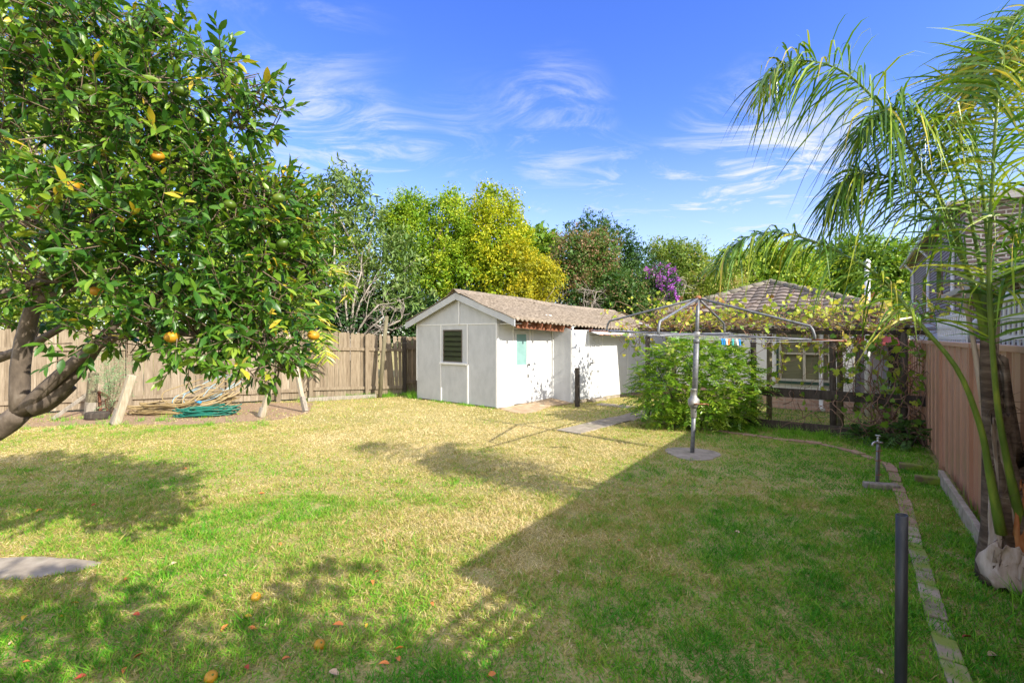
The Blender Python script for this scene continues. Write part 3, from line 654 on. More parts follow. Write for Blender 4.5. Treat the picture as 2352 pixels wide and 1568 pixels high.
# cover strips and corner stops
def cstrip(*q):
    m = MB(); m.frame_box(*q); m.build('cover_strip', M['trim'], shed, bevel=.003)
def strip(P, d, n, t, z0, z1, w=.04): cstrip(P + d * (t - w / 2) + ZUP * z0, d * w, n * .014, ZUP * (z1 - z0))
strip(GR, sd1, sn1, .02, .02, 2.0); strip(GR, sd1, sn1, da - .03, .02, 2.05); strip(GR, sd1, sn1, db + .03, .02, 2.05, .06); strip(GR, sd1, sn1, db + .12, .05, 2.05); strip(GR, sd1, sn1, len1 - .03, .1, 2.0)
strip(O_, sd2, sn2, .02, .05, 1.95); strip(O_, sd2, sn2, ea - .03, .05, 1.8, .05); strip(O_, sd2, sn2, eb + .03, .05, 1.8, .05); strip(O_, sd2, sn2, eb + 1.2, .1, 1.9, .02)
cstrip(GR + sd1 * (db + .15) + ZUP * 1.0, sd1 * (len1 - db - .2), sn1 * .008, ZUP * .025)
cstrip(I_ + pd * .03 + ZUP * .02, pd * .03, pn * .02, ZUP * 2.0); cstrip(O_ - pd * .035 + ZUP * .05, pd * .03, pn * .014, ZUP * 1.8)
# panelled doors
def door(P, d, n, a, b, z0, z1, glazed):
    mm = MB(); W_ = b - a; st = .1 * W_ / .6; q = P + d * a - n * .03
    def fb(x0, x1, y0, y1, dep=.035, off=0): mm.frame_box(q + d * x0 + ZUP * y0 + n * off, d * (x1 - x0), n * dep, ZUP * (y1 - y0))
    g0 = 1.0 if glazed else .95
    fb(0.006, st, z0, z1); fb(W_ - st, W_ - .006, z0, z1); fb(st, W_ - st, z1 - .1, z1); fb(st, W_ - st, z0, z0 + .2); fb(st, W_ - st, g0 - .16, g0)
    fb(W_ / 2 - .03, W_ / 2 + .03, z0 + .2, g0 - .16)
    if not glazed: fb(W_ / 2 - .03, W_ / 2 + .03, g0, z1 - .1)
    fb(st, W_ - st, z0 + .1, z1 - .05 if not glazed else g0 - .05, .012, .004)
    o = mm.build('door', M['fibro_white'], shed, bevel=.004)
    if glazed:
        g = MB(); g.frame_box(q + d * st + ZUP * g0 + n * .012, d * (W_ - 2 * st), n * .006, ZUP * (z1 - .1 - g0)); g.build('pane', M['frosted'], o)
    h = MB(); hp = q + d * (W_ - st * .5 if glazed else st * .5) + ZUP * 1.0 + n * .036
    h.lathe(hp, [(0, .022), (.015, .022), (.018, .01), (.045, .01), (.05, .024), (.07, .026), (.08, .012)], 12, axis=n)
    kp_ = MB(); kp_.frame_box(hp - ZUP * .32 - d * .02 - n * .004, d * .04, n * .012, ZUP * .09); kp_.build('lock_plate', M['cast'], o)
    h.build('handle', flat('dark_metal_%d' % glazed, (.06, .055, .05), .4, .6), o, True)
    return o
door(GR, sd1, sn1, da, db, .06, 1.85, True); door(O_, sd2, sn2, ea, eb, .08, 1.73, False)
m = MB(); m.frame_box(O_ + sd2 * (ea - .08) - sn2 * .02 - ZUP * .02, sd2 * (eb - ea + .16), sn2 * .16, ZUP * .085); m.build('door_step', M['concrete'], shed, bevel=.01)
# roof sheets: ridge and eave curves sag a little, corrugation runs from ridge to eave
rdir = nrm(np.array([.72, .69, 0]))
R0 = gp(apex_t, 2.80, .17); R0[2] = 2.80
def curve(P0, hs):  # hs: [(t,z)]
    ts = [a for a, b in hs]; zs = [b for a, b in hs]
    return lambda t: np.array([P0[0] + rdir[0] * t, P0[1] + rdir[1] * t, np.interp(t, ts, zs)])
ridge = curve(R0, [(0, 2.80), (2.7, 2.70), (3.4, 2.655), (4.6, 2.6), (6.9, 2.56), (8, 2.53)])
Er = gp(tr + .01, 0, .17); El = gp(tl - .01, 0, .17)
eaveR = curve(Er, [(0, 2.075), (1.9, 1.985), (4.0, 1.9), (5.3, 1.86), (8, 1.82)])
eaveL = curve(El, [(0, 2.075), (8, 1.95)])
def corr(ev, name, t1=6.9):
    pitch = .146; nu = int(t1 / pitch) * 8; nv = 7
    V = []; 
    for i in range(nu + 1):
        t = t1 * i / nu; a = ridge(t); b = ev(t); dz = .026 * math.sin(2 * math.pi * t / pitch)
        e = .03 * (1 if int(t / 1.05) % 2 else 0)
        for j in range(nv + 1):
            v = j / nv; V.append(a * (1 - v) + b * v + np.array([0, 0, dz + .012 * math.sin(9 * v + t) - .0 + .004 * (int(t / 1.05) % 3)]))
    Fq = [[i * (nv + 1) + j, i * (nv + 1) + j + 1, (i + 1) * (nv + 1) + j + 1, (i + 1) * (nv + 1) + j] for i in range(nu) for j in range(nv)]
    m = MB(); m.add(V, Fq); o = m.build(name, M['asb_roof'], shed, True)
    sm = o.modifiers.new('solid', 'SOLIDIFY'); sm.thickness = .012; sm.offset = 0
    return o
roofR = corr(eaveR, 'roof_sheet'); roofL = corr(eaveL, 'roof_sheet')
m = MB()
for (a, b, dz) in ((-.06, 1.0, .05), (.9, 1.9, .043), (1.8, 2.72, .05), (2.66, 3.7, .035), (3.6, 4.6, .03), (4.5, 5.6, .034), (5.5, 6.9, .03)):
    P = [ridge(max(a, 0)) + (rdir * min(a, 0)) + ZUP * dz, ridge(b) + ZUP * dz]
    sidev = nrm(np.cross(rdir, ZUP))
    prof = [(-.2, -.085), (-.1, -.035), (-.05, .012), (0, .028), (.05, .012), (.1, -.035), (.2, -.085)]
    V = []
    for q in P:
        for (x, z) in prof: V.append(q + sidev * x + ZUP * z)
        for (x, z) in prof[::-1]: V.append(q + sidev * x + ZUP * (z - .014))
    n_ = len(prof) * 2
    m.add(V, [[k, (k + 1) % n_, n_ + (k + 1) % n_, n_ + k] for k in range(n_)] + [list(range(n_))[::-1], [n_ + k for k in range(n_)]], random.random())
m.build('ridge_capping', M['asb_roof'], shed, bevel=0)
m = MB()
for t in (.45, .95, 1.25, 1.75, 2.0, 2.9, 3.45, 4.2, 4.9):
    e = eaveR(t); r = ridge(t); d = r - e; a = e + d * .02 - ZUP * .11; b = e + d * .42 - ZUP * .11
    m.bar(a, b, .045, .12, t=random.random())
m.build('rafter', M['rafter'], shed)
m = MB(); a = eaveR(.3); b = eaveR(2.6); r = ridge(.3) - eaveR(.3); r2 = ridge(2.6) - eaveR(2.6)
m.bar(a + r * .12 - ZUP * .2, b + r2 * .1 - ZUP * .2, .045, .11, t=.2); m.build('wall_plate', M['rafter'], shed)
m = MB(); m.bar(GR + sd1 * .05 + sn1 * .25 + ZUP * 1.99, GR + sd1 * .62 + sn1 * .25 + ZUP * 1.99, .45, .015); m.build('soffit', M['trim'], shed)
# little awning over the second door
m = MB(); a0 = ea - .12; a1 = eb + 1.25; nu = 64
V = []
for i in range(nu + 1):
    t = a0 + (a1 - a0) * i / nu; z = .014 * math.sin(2 * math.pi * t / .1)
    V += [O_ + sd2 * t + sn2 * .02 + ZUP * (1.86 + z), O_ + sd2 * t + sn2 * .42 + ZUP * (1.755 + z)]
m.add(V, [[2 * i, 2 * i + 1, 2 * i + 3, 2 * i + 2] for i in range(nu)]); aw = m.build('door_awning', M['trim'], shed, True)
sm = aw.modifiers.new('solid', 'SOLIDIFY'); sm.thickness = .006
m = MB(); m.bar(O_ + sd2 * a0 + sn2 * .42 + ZUP * 1.735, O_ + sd2 * a1 + sn2 * .42 + ZUP * 1.735, .02, .02); m.build('awning_rail', M['rusty'], aw)
# far end gable wall closes the shed
m = MB(); fe = ridge(6.6); 
m.prism([FR2 + ZUP * .02, FR2 + ZUP * 1.9, ridge(6.7) - ZUP * .1, eaveL(6.7) + (ridge(6.7) - eaveL(6.7)) * .15 - ZUP * .1, (eaveL(6.7) + (ridge(6.7) - eaveL(6.7)) * .15) * [1, 1, 0]], nrm(np.array([-.7, -.7, 0])) * .05); m.build('end_wall', M['fibro_white'], shed)
m = MB(); b0 = GL; b1 = GL + rdir * 6.5; nn_ = np.array([-rdir[1], rdir[0], 0]); m.frame_box(b0 - nn_ * .05, b1 - b0, nn_ * .05, ZUP * 2.0); m.build('back_wall', M['fibro'], shed)
# sloped concrete apron before the first door
mb = MB(); ap = [np.array(p, float) for p in apron_poly]
def az_(p): 
    d = np.dot(p - GR, sd1); return .012 + .1 * np.clip(d / 1.7, 0, 1) * np.clip(1 - np.dot(p - GR - sd1 * d, sn1) / .75, 0, 1)
top = [np.array([p[0], p[1], az_(p)]) for p in ap]; bot = [np.array([p[0], p[1], -.02]) for p in ap]; n_ = len(ap)
cen = np.mean(top, axis=0); 
mb.add(top + bot + [cen], [[i, (i + 1) % n_, 2 * n_] for i in range(n_)] + [[n_ + i, n_ + (i + 1) % n_, (i + 1) % n_, i] for i in range(n_)])
tag(mb.build('concrete_apron', M['apron'], None, False, .01), kind='structure')
# gate post standing in front of the second section
def post(name, px, py, h, r, mat, label, cat='post', lean=(0, 0), square=False, group=None, top=None):
    b = G(px, py); t = thing(name, label, cat, b, 0, group)
    m = MB(); e = b + np.array([lean[0], lean[1], h])
    if square: m.bar(b - ZUP * .1, e, r * 2, r * 2, up=(nrm([.5, .8, 0])), t=random.random())
    else: m.tube([b - ZUP * .1, b * .5 + e * .5 + [random.uniform(-.01, .01), 0, 0], e], [r * 1.05, r, r * .97], 12, t=random.random(), jag=.04)
    return t, m, b, e
t_, m, b, e = post('gate_post', 1326, 934, .93, .048, 'timber_dark', 'short black weathered post standing before the right end of the shed', square=True)
m.build('shaft', M['timber_dark'], t_, bevel=.01)
mm = MB(); mm.lathe(e, [(0, .05), (.008, .052), (.012, .03)], 10); mm.build('cap', M['timber_grey'], t_, True)

# ================================================================ paling fence at the left
def paling_run(a, b, h0, h1, wid, rails, root, tb, gap=.006, z0=.05, miss=(), lean=None, toward=1):
    d = nrm(b - a); n = np.array([d[1], -d[0], 0]); ln = np.linalg.norm(b - a); m = MB(); x = 0; k = 0
    while x < ln:
        w = wid * random.uniform(.85, 1.12); f = x / ln; h = h0 * (1 - f) + h1 * f + random.gauss(0, .018)
        if k not in miss:
            ln_ = random.gauss(0, .006) if lean is None else lean(f)
            o = a + d * x + n * random.uniform(-.008, .006); up = np.array([d[0] * ln_, d[1] * ln_, 1]) * (h - z0)
            c = .012
            P = [o + ZUP * z0, o + d * (w - gap) + ZUP * z0, o + d * (w - gap) + up * .99 + ZUP * z0, o + d * (w * .8) + up + ZUP * z0, o + d * (w * .15) + up + ZUP * (z0), o + up * .99 + ZUP * z0]
            m.prism(P, n * -.016, float(np.clip(random.gauss(tb, .2), 0, 1)))
        x += w; k += 1
    m.build('paling_panel', M['paling'], root)
    for z in rails:
        r = MB(); r.bar(a + n * .024 + ZUP * z, b + n * .024 + ZUP * (z + (h1 - h0) * .5), .04, .085, t=tb); r.build('rail', M['paling'], root, bevel=.004)
    return d, n
fA = G(0, 955); fB = G(703, 919); fC = G(925, 906); fdir = nrm(fB - fA)
fence1 = thing('paling_fence', 'brown timber paling fence behind the citrus tree and the hoses', 'fence', fA)
d1, n1 = paling_run(fA - fdir * 3.2, fB, 1.86, 1.86, .175, (.27, 1.42), fence1, .62)
for px in (300, 527, 640):
    q = fA + fdir * hit(fA, fdir, px); m = MB(); m.frame_box(q + n1 * .048 - d1 * .05, d1 * .1, n1 * .07, ZUP * 1.7, .45); m.build('post', M['paling'], fence1, bevel=.006)
fence2 = thing('paling_fence', 'grey timber paling fence between the citrus tree and the shed with leaning palings', 'fence', fB)
d2, n2 = paling_run(fB + nrm(fC - fB) * .02, fC, 1.86, 1.7, .098, (.3, 1.38), fence2, .5, lean=lambda f: random.gauss(0, .008) if f < .72 else random.gauss(-.045, .02), miss=(19,))
for px in (714, 842):
    q = fB + d2 * hit(fB, d2, px); m = MB(); m.frame_box(q + n2 * .046 - d2 * .05, d2 * .1, n2 * .06, ZUP * 1.75, .45); m.build('post', M['paling'], fence2, bevel=.006)
fence3 = thing('paling_fence', 'dark shaded strip of paling fence tucked in beside the shed corner', 'fence', fC)
fD = fC + nrm(np.array([.86, .5, 0])) * 3.0
paling_run(fC + nrm(fD - fC) * .05, fD, 1.68, 1.68, .12, (.35, 1.35), fence3, .1)
m = MB(); m.frame_box(fC - d2 * .02 + n2 * .03, d2 * .09, n2 * .09, ZUP * 1.7, .3); m.build('post', M['timber_dark'], fence3, bevel=.006)
m = MB(); q0 = G(706, 921) + n2 * .12; q1 = G(862, 912) + n2 * .12
sl_ = thing('timber_sleeper', 'grey sleeper lying along the foot of the grey paling fence', 'sleeper', q0)
m.bar(q0 + ZUP * .05, q1 + ZUP * .05, .07, .1, t=.6); m.build('beam', M['timber_grey'], sl_, bevel=.01)
# leaning round post with wires in front of the fence
t_, m, b, e = post('timber_post', 872, 913, 2.26, .055, '', 'tall round grey post with wire leaning in front of the grey paling fence', lean=(.17, .1))
m.build('shaft', M['timber_green'], t_, True)
for z in (1.62, 1.5):
    mm = MB(); q = b + (e - b) * (z / 2.26); mm.tube([q - [.06, 0, 0], q + [.6, .1, .01], q + [1.0, .22, .03]], .004, 5); mm.build('wire', M['mesh_wire'], t_)
# props and stumps near the hoses
stk = [('timber_stake', 262, 976, .95, .05, (.26, .1), 'timber_pale', 'pale leaning stake left of the hose pile in front of the fence', 'stake', .062),
       ('timber_stake', 598, 958, .62, .05, (.15, .1), 'timber_pale', 'short leaning stake at the right end of the hose pile', 'stake', .05),
       ('timber_stake', 703, 947, 1.08, .05, (-.36, .25), 'timber_pale', 'thin weathered stake leaning left against the fence at its grey end', 'stake', .042),
       ('timber_stake', 205, 955, .92, .06, (.05, .05), 'timber_green', 'upright pale stump post beside the feathery shrub', 'stake', .075)]
for nm, px, py, h, r, ln, mt, lab, ct, rr in stk:
    t_, m, b, e = post(nm, px, py, h, rr, mt, lab, ct, ln, square=True); m.build('shaft', M[mt], t_, bevel=.012)
    mm = MB(); mm.bar(b + (e - b) * .02, b + (e - b) * .32, rr * 2 + .008, rr * 2 + .008, up=nrm([.5, .8, 0]), t=.4); mm.build('weathered_foot', M['timber_grey'], t_, bevel=.012)
sb = thing('scrap_board', 'thin grey board propped against the fence beside the stump post', 'board', G(125, 965))
m = MB(); m.bar(G(120, 966) + ZUP * .03, A(215, 895, 10.2), .02, .07, t=.5); m.build('plank', M['timber_grey'], sb, bevel=.003)
sf = thing('timber_offcuts', 'rusty reddish timber frame leaning by the stump post', 'frame', G(235, 956))
for (a, b) in ((A(228, 905, 10.2), A(231, 952, 10.1)), (A(245, 915, 10.0), A(248, 956, 10.0)), (A(224, 900, 10.2), A(252, 912, 10.0))):
    m = MB(); m.bar(a, b, .06, .05, up=(.5, .8, .1), t=.5); m.build('offcut', M['rafter'], sf, bevel=.004)
rk = thing('stone_block', 'small brown stone at the foot of the stump post', 'stone', G(222, 963))
m = MB(); q = G(222, 963); pts = [q + np.array([math.cos(a) * .22 * (1 + .2 * math.sin(2 * a)), math.sin(a) * .14, 0]) for a in np.linspace(0, 6.283, 11)[:-1]]
m.prism(pts, [0.02, 0, .16]); m.build('block', M['timber_dark'], rk, bevel=.04)
# ---------------- hoses
def hose(name, label, c, n, a, b, zmax, mat, r, ang, lean):
    t = thing(name, label, 'hose', c); m = MB(); ca, sa = math.cos(ang), math.sin(ang)
    P = []; tn = 34
    for k in range(n):
        f = k / n; A_ = a * random.uniform(.65, 1.05); B_ = b * random.uniform(.6, 1.1); ox, oy = random.gauss(0, a * .13), random.gauss(0, b * .14); z = .015 + zmax * f * random.uniform(.6, 1.1); tz = random.gauss(0, .3) * zmax * .3
        pts = []
        up_ = (k % 3 == 0) and zmax > .21; sh = random.uniform(.3, .55) * a if up_ else 0; A_ = A_ * (.55 if up_ else 1); tl_ = random.uniform(.12, .24) if up_ else 0
        for i in range(tn + 1):
            q = 2 * math.pi * i / tn; x = A_ * math.cos(q) + ox + sh + .05 * math.sin(2 * q + k); y = B_ * math.sin(q) + oy + .03 * math.sin(3 * q + k)
            zz = max(.014, z + tl_ * (1 + math.sin(q)) + tz * math.cos(q) + lean * max(0, x / a) * (.3 + f) + .015 * math.sin(5 * q + k))
            pts.append(c + np.array([x * ca - y * sa, x * sa + y * ca, zz]))
        m.tube(pts, r, 7, cap=False, t=random.random() * (.45 if k % 3 else 1))
    m.build('coil', mat, t, True)
    return t, m
hc = G(425, 948)
ht, _ = hose('garden_hose', 'big heap of tan garden hose coiled on the dirt by the fence', hc, 26, 1.05, .36, .24, M['hose_tan'], .0115, .28, .3)
m = MB(); m.tube([hc + [-1.0, -.2, .02], hc + [-1.4, -.25, .016], hc + [-1.75, -.2, .016]], .0135, 7); m.build('loose_end', M['hose_tan'], ht, True)
m = MB(); m.tube([hc + [-.35, -.32, .08], hc + [-.24, -.35, .08]], .03, 8); m.build('fitting', M['black_pipe'], ht, True)
hg, _ = hose('garden_hose', 'dark green garden hose lying on top of the tan coil', G(470, 956), 11, .62, .2, .2, M['hose_green'], .0115, .25, .05)
m = MB(); q = G(448, 953) + [0, 0, .3]; m.tube([q, q + [.12, .02, -.03]], .024, 8); m.build('connector', M['peg_blue'], hg, True)

# ================================================================ brown steel fence along the right boundary
PF = .95
sfence = thing('steel_fence', 'tall brown corrugated steel fence running along the right side behind the palm', 'fence', L(0, PF), LROT)
edges = [.7, 2.54, 4.37, 6.2, 8.03, 9.86, 11.7, 13.5]
for k in range(len(edges) - 1):
    a, b = edges[k], edges[k + 1]; prof = []; s = a + .02; top = 1.6
    while s < b - .03:
        for ds, dp in ((0, 0), (.05, 0), (.056, .008), (.066, .008), (.072, 0), (.12, 0), (.14, .06), (.245, .06), (.265, 0), (.31, 0)):
            if s + ds < b - .02: prof.append((s + ds, PF + dp))
        s += .36
    prof.append((b - .02, PF))
    V = []; 
    for (s_, p_) in prof: V += [L(s_, p_, .06), L(s_, p_, top)]
    m = MB(); m.add(V, [[2 * i, 2 * i + 2, 2 * i + 3, 2 * i + 1] for i in range(len(prof) - 1)], random.random()); m.build('panel', M['steel_fence'], sfence)
    m = MB(); m.frame_box(L(a + .01, PF - .02, top - .015), DD * (b - a - .02), NN * .06, ZUP * .05, random.random()); m.build('top_rail', M['steel_cap'], sfence, bevel=.006)
for a in edges:
    m = MB(); m.frame_box(L(a - .022, PF - .028, 0), DD * .018, NN * .06, ZUP * 1.63, .5); m.frame_box(L(a + .006, PF - .028, 0), DD * .018, NN * .06, ZUP * 1.63, .5); m.frame_box(L(a - .0035, PF + .01, 0), DD * .009, NN * .02, ZUP * 1.6, .0)
    m.build('post', M['steel_fence'], sfence)
m = MB(); m.frame_box(L(4.62, PF - .12, -.05), DD * 2.7, NN * .05, ZUP * .2); m.build('plinth', M['plinth'], sfence, bevel=.008)
for i, (s, p, a) in enumerate(((7.75, .62, .2), (7.15, .72, .9))):
    t = thing('loose_brick', ['mossy brick lying farther from the palm by the steel fence', 'mossy brick lying nearer to the palm by the fence plinth'][i], 'brick', L(s, p), LROT + a)
    q = L(s, p); m = MB(); m.frame_box(q - .11 * NN - .05 * DD, NN * .23 + DD * a * .05, DD * .11, ZUP * .09); m.build('block', M['moss_brick'], t, bevel=.012)
# lattice panels standing above the fence
def lattice(s0, s1, z0, z1, lab, skew=0, pp=1.06):
    t = thing('lattice', lab, 'lattice', L(s0, pp, z0), LROT)
    m = MB(); n = int(abs(s1 - s0) / .15)
    for k in range(n + 1):
        s = s0 + (s1 - s0) * k / n; m.frame_box(L(s, pp, z0), DD * .05, NN * .01, ZUP * (z1 - z0) + DD * skew, .6)
    m.build('slat', M['trim'], t)
    for k in range(4):
        m2 = MB(); z = z0 + .02 + (z1 - z0 - .06) * k / 3; m2.frame_box(L(s0, pp - .01, z) + DD * skew * k / 3, DD * (s1 - s0), NN * .008, ZUP * .035, .6); m2.build('cross_slat', M['trim'], t)
    return t
lattice(7.2, 9.3, 1.5, 1.98, 'white lattice panel above the steel fence left of the palm stem', .15)
lattice(3.3, 5.85, 1.5, 2.02, 'white lattice panel above the steel fence right of the palm stem', -.05)

t = thing('lattice_screen', 'small lattice screen on a post at the near corner of the brick house', 'lattice', L(1.85, 1.3), LROT)
m = MB()
for k in range(15):
    s = .9 + .1 * k; m.frame_box(L(s, 1.3, 1.8), DD * .036, NN * .008, ZUP * .36, .6)
m.build('slat', M['trim'], t)
m = MB()
for k in range(4): m.frame_box(L(.9, 1.29, 1.8 + .1 * k), DD * 1.44, NN * .008, ZUP * .034, .6)
m.build('cross_slat', M['trim'], t)
m = MB(); m.frame_box(L(.9, 1.27, 0), DD * 1.4, NN * .02, ZUP * 1.8, .6); m.build('board', M['trim'], t)
m = MB(); m.frame_box(L(2.31, 1.26, 0), DD * .05, NN * .05, ZUP * 2.16, .6); m.build('post', M['trim'], t)

# ================================================================ trellis with the grape vine
ts, ts2 = 9.8, 10.5
trel = thing('vine_trellis', 'dark timber post and rail trellis under the grape vine at the back right', 'trellis', L(ts, -1.4), LROT)
for p, s, h in ((-3.5, ts, 1.74), (-1.46, ts, 1.72), (-.23, ts, 1.74), (.71, ts, 1.76), (-3.15, ts2, 1.76), (-1.3, ts2, 1.74), (-.14, ts2 + .1, 1.74)):
    m = MB(); a = L(s, p, -.1); b = L(s + random.uniform(-.02, .02), p + random.uniform(-.02, .02), h); m.tube([a, (a + b) / 2, b], [.052, .05, .047], 12, t=random.random(), jag=.05)
    m.build('post', M['timber_green' if s > 10 else 'timber_dark'], trel, True)
for (s, p0, p1, z, w, h, nm) in ((ts, -3.7, -1.0, 1.79, .05, .07, 'beam'), (ts, -1.0, 1.0, 1.77, .05, .07, 'beam'), (ts2, -3.5, .9, 1.8, .06, .09, 'beam'), (ts - .08, -1.55, 1.05, .69, .035, .16, 'mid_rail'), (ts - .07, -3.5, -2.4, .17, .035, .13, 'bottom_board'), (ts - .07, -2.1, .75, .1, .035, .14, 'bottom_board')):
    m = MB(); m.bar(L(s, p0, z), L(s, p1, z + random.uniform(-.02, .02)), w, h, t=random.random()); m.build(nm, M['timber_dark'], trel, bevel=.008)
for p in np.arange(-3.6, 1.0, .62):
    m = MB(); m.bar(L(ts - .25, p, 1.86), L(ts2 + .3, p + .05, 1.86), .045, .04, t=random.random()); m.build('cross_batten', M['timber_dark'], trel)
m = MB()
for z in np.arange(.2, 1.0, .1): m.tube([L(ts - .03, -3.5, z), L(ts - .02, -1.4, z - .01), L(ts - .03, .7, z)], .0022, 4, cap=False)
for p in np.arange(-3.45, .7, .1): m.tube([L(ts - .035, p, .1), L(ts - .035, p + random.uniform(-.01, .01), .95)], .002, 4, cap=False)
m.build('wire_mesh', M['mesh_wire'], trel)
vine = thing('grape_vine', 'tangled grape vine with yellowing leaves sprawling over the timber trellis', 'vine', L(ts, .4), LROT)
ms_ = MB(); VP, VD, VT, VL = [], [], [], []
def walk(p0, d0, n, step, wob, pull, r0, r1, t):
    P = [np.array(p0, float)]; d = nrm(d0)
    for _ in range(n):
        d = nrm(d + rng.normal(0, wob, 3) + pull(P[-1])); P.append(P[-1] + d * step)
    P = np.array(P); ms_.tube(P, np.linspace(r0, r1, len(P)) * 1.15, 5, cap=False, t=t); return P
def pull_top(q):
    s = q @ DD; p = q @ NN; z = q[2]
    return DD * (10.1 - s) * .25 + ZUP * (1.95 - z) * .9
for k in range(170):
    q = L(rng.uniform(9.55, 10.8), rng.uniform(-3.7, 1.0), rng.uniform(1.82, 2.0)); d = NN * rng.choice([-1, 1]) + DD * rng.normal(0, .5)
    P = walk(q, d, 14, .12, .4, pull_top, .007, .003, rng.random())
    for i in range(2, 15):
        if rng.random() < .55:
            VP.append(P[i] + rng.normal(0, .05, 3) + [0, 0, .04]); VD.append(rng.normal(size=3) * .8 + [0, 0, -.1]); VT.append(np.clip(rng.normal(.66, .18), 0, 1)); VL.append(rng.uniform(.045, .095))
for k in range(40):                                  # shoots standing off the top
    q = L(rng.uniform(9.6, 10.7), rng.uniform(-3.6, 1.1), 1.95); P = walk(q, [rng.normal(0, .6), rng.normal(0, .6), 1], 7, .06, .35, lambda q: np.zeros(3), .004, .002, .9)
    for i in range(2, 8):
        if rng.random() < .55: VP.append(P[i]); VD.append(rng.normal(size=3) + [0, 0, .2]); VT.append(np.clip(rng.normal(.68, .15), 0, 1)); VL.append(rng.uniform(.06, .12))
def fall(q): return np.array([0, 0, -.22])
def curtain(n, pr, sr, z, steps, dens, tmean, r0=.006):
    for k in range(n):
        q = L(rng.uniform(*sr), rng.uniform(*pr), rng.uniform(z - .15, z + .1)); P = walk(q, [rng.normal(0, .5), rng.normal(0, .5), -.6], rng.integers(*steps), .085, .42, fall, r0, .0025, rng.random())
        for i in range(1, len(P)):
            if P[i][2] < .05: break
            if rng.random() < dens: VP.append(P[i] + rng.normal(0, .03, 3)); VD.append(rng.normal(size=3) * .7 + [0, 0, -.6]); VT.append(np.clip(rng.normal(tmean, .2), 0, 1)); VL.append(rng.uniform(.07, .12))
curtain(13, (-4.5, -3.85), (10.3, 10.8), 1.9, (6, 13), .6, .42)
curtain(30, (-1.6, .2), (9.6, 10.0), 1.75, (6, 16), .3, .62)
curtain(36, (-.2, 1.0), (9.5, 10.2), 1.75, (10, 22), .42, .3, .005)
for k in range(34):                                  # old canes rising from the ground at the right end
    q = L(rng.uniform(9.5, 9.9), np.clip(rng.normal(.6, .35), -.4, .92), 0); P = walk(q, [rng.normal(0, .5), rng.normal(0, .4), 1], 22, .085, .36, lambda q: NN * (.45 - q @ NN) * .14 + DD * (9.7 - q @ DD) * .3 + ZUP * .12, .011, .004, rng.random() * .6)
    for i in range(3, 22):
        if rng.random() < .1: VP.append(P[i]); VD.append(rng.normal(size=3)); VT.append(np.clip(rng.normal(.3, .18), 0, 1)); VL.append(rng.uniform(.06, .11))
for k in range(30):
    q = L(rng.uniform(9.55, 9.75), rng.uniform(-1.6, .6), rng.uniform(.1, .7)); walk(q, NN * rng.choice([-1, 1]) + [0, 0, rng.normal(0, .5)], 12, .09, .35, lambda q: DD * (9.7 - q @ DD) * .4, .006, .003, rng.random())
ms_.build('stems', M['vine_stem'], vine, True)
VP = np.array(VP); VD = np.array(VD); nl = len(VP); sz = np.array(VL)
leaves('foliage', VP, VD, rng.normal(size=(nl, 3)) * .5 + ZUP * .5 - np.array([0, .5, 0]), sz, sz, np.array(VT), LOBED, M['vine_leaf'], vine)

# ---------------- glossy pinnate bush before the trellis
def pinnate(name, mat, root, base, clumps, nfr, nlf, fl, ll, lw, tsh=0):
    cs = np.array([c[0] for c in clumps]); rs = np.array([c[1] for c in clumps]); w = np.prod(rs, 1) ** .67; w /= w.sum()
    idx = rng.choice(len(cs), nfr, p=w); u = rvec(nfr); cen = cs[idx] + u * rs[idx] * (.45 + .55 * rng.random(nfr) ** .5)[:, None]
    d = nrms(u * [1, 1, .5] + rng.normal(0, .4, (nfr, 3)) + [0, 0, .25]); P = []; D = []; Nn = []; T = []
    for k in range(nfr):
        if cen[k][2] < .1: continue
        ff = fl * rng.uniform(.6, 1.2); side = nrm(np.cross(d[k], ZUP)); up = np.cross(side, d[k]); tt = rng.random()
        for i in range(nlf):
            f = .15 + .85 * i / (nlf - 1); q = cen[k] + d[k] * ff * f - ZUP * ff * .35 * f * f
            for sg in (-1, 1):
                P.append(q); D.append(side * sg + d[k] * .45 - ZUP * (.15 + .3 * rng.random())); Nn.append(up + rng.normal(0, .2, 3)); T.append(np.clip(tt * .6 + rng.random() * .4 + tsh, 0, 1))
    P = np.array(P); n = len(P); s = rng.uniform(.75, 1.2, n)
    leaves(name, P, np.array(D), np.array(Nn), ll * s, lw * s, np.array(T), LEAF6, M[mat], root); return cen
bc = np.array([3.42, 8.75, 0])
bush = thing('garden_bush', 'dense glossy green bush with feathery leaves growing in front of the trellis', 'bush', bc)
cen = pinnate('foliage', 'bush_leaf', bush, bc, [(bc + [0, 0, .95], (1.08, .6, .7)), (bc + [-.55, .1, .6], (.6, .5, .6)), (bc + [.55, -.05, .75], (.65, .5, .75)), (bc + [.1, .1, 1.35], (.8, .45, .3)), (bc + [.2, -.1, .4], (.8, .45, .4))], 1500, 7, .27, .075, .026)
m = MB()
for k in range(24):
    a = bc + [rng.normal(0, .25), rng.normal(0, .12), -.03]; e = cen[rng.integers(len(cen))]; m.tube([a, a * .5 + e * .5 + rng.normal(0, .08, 3), e], [.016, .012, .004], 6, t=rng.random())
m.build('stems', M['bark_dark'], bush, True)
b2 = L(9.35, .75)
sb = thing('low_shrub', 'low dark ferny shrub at the foot of the vine beside the steel fence', 'shrub', b2)
cen = pinnate('foliage', 'dark_leaf', sb, b2, [(b2 + [0, 0, .16], (.36, .3, .2)), (b2 + NN * -.5 + [0, 0, .1], (.3, .22, .14))], 170, 6, .2, .07, .028, .25)
m = MB()
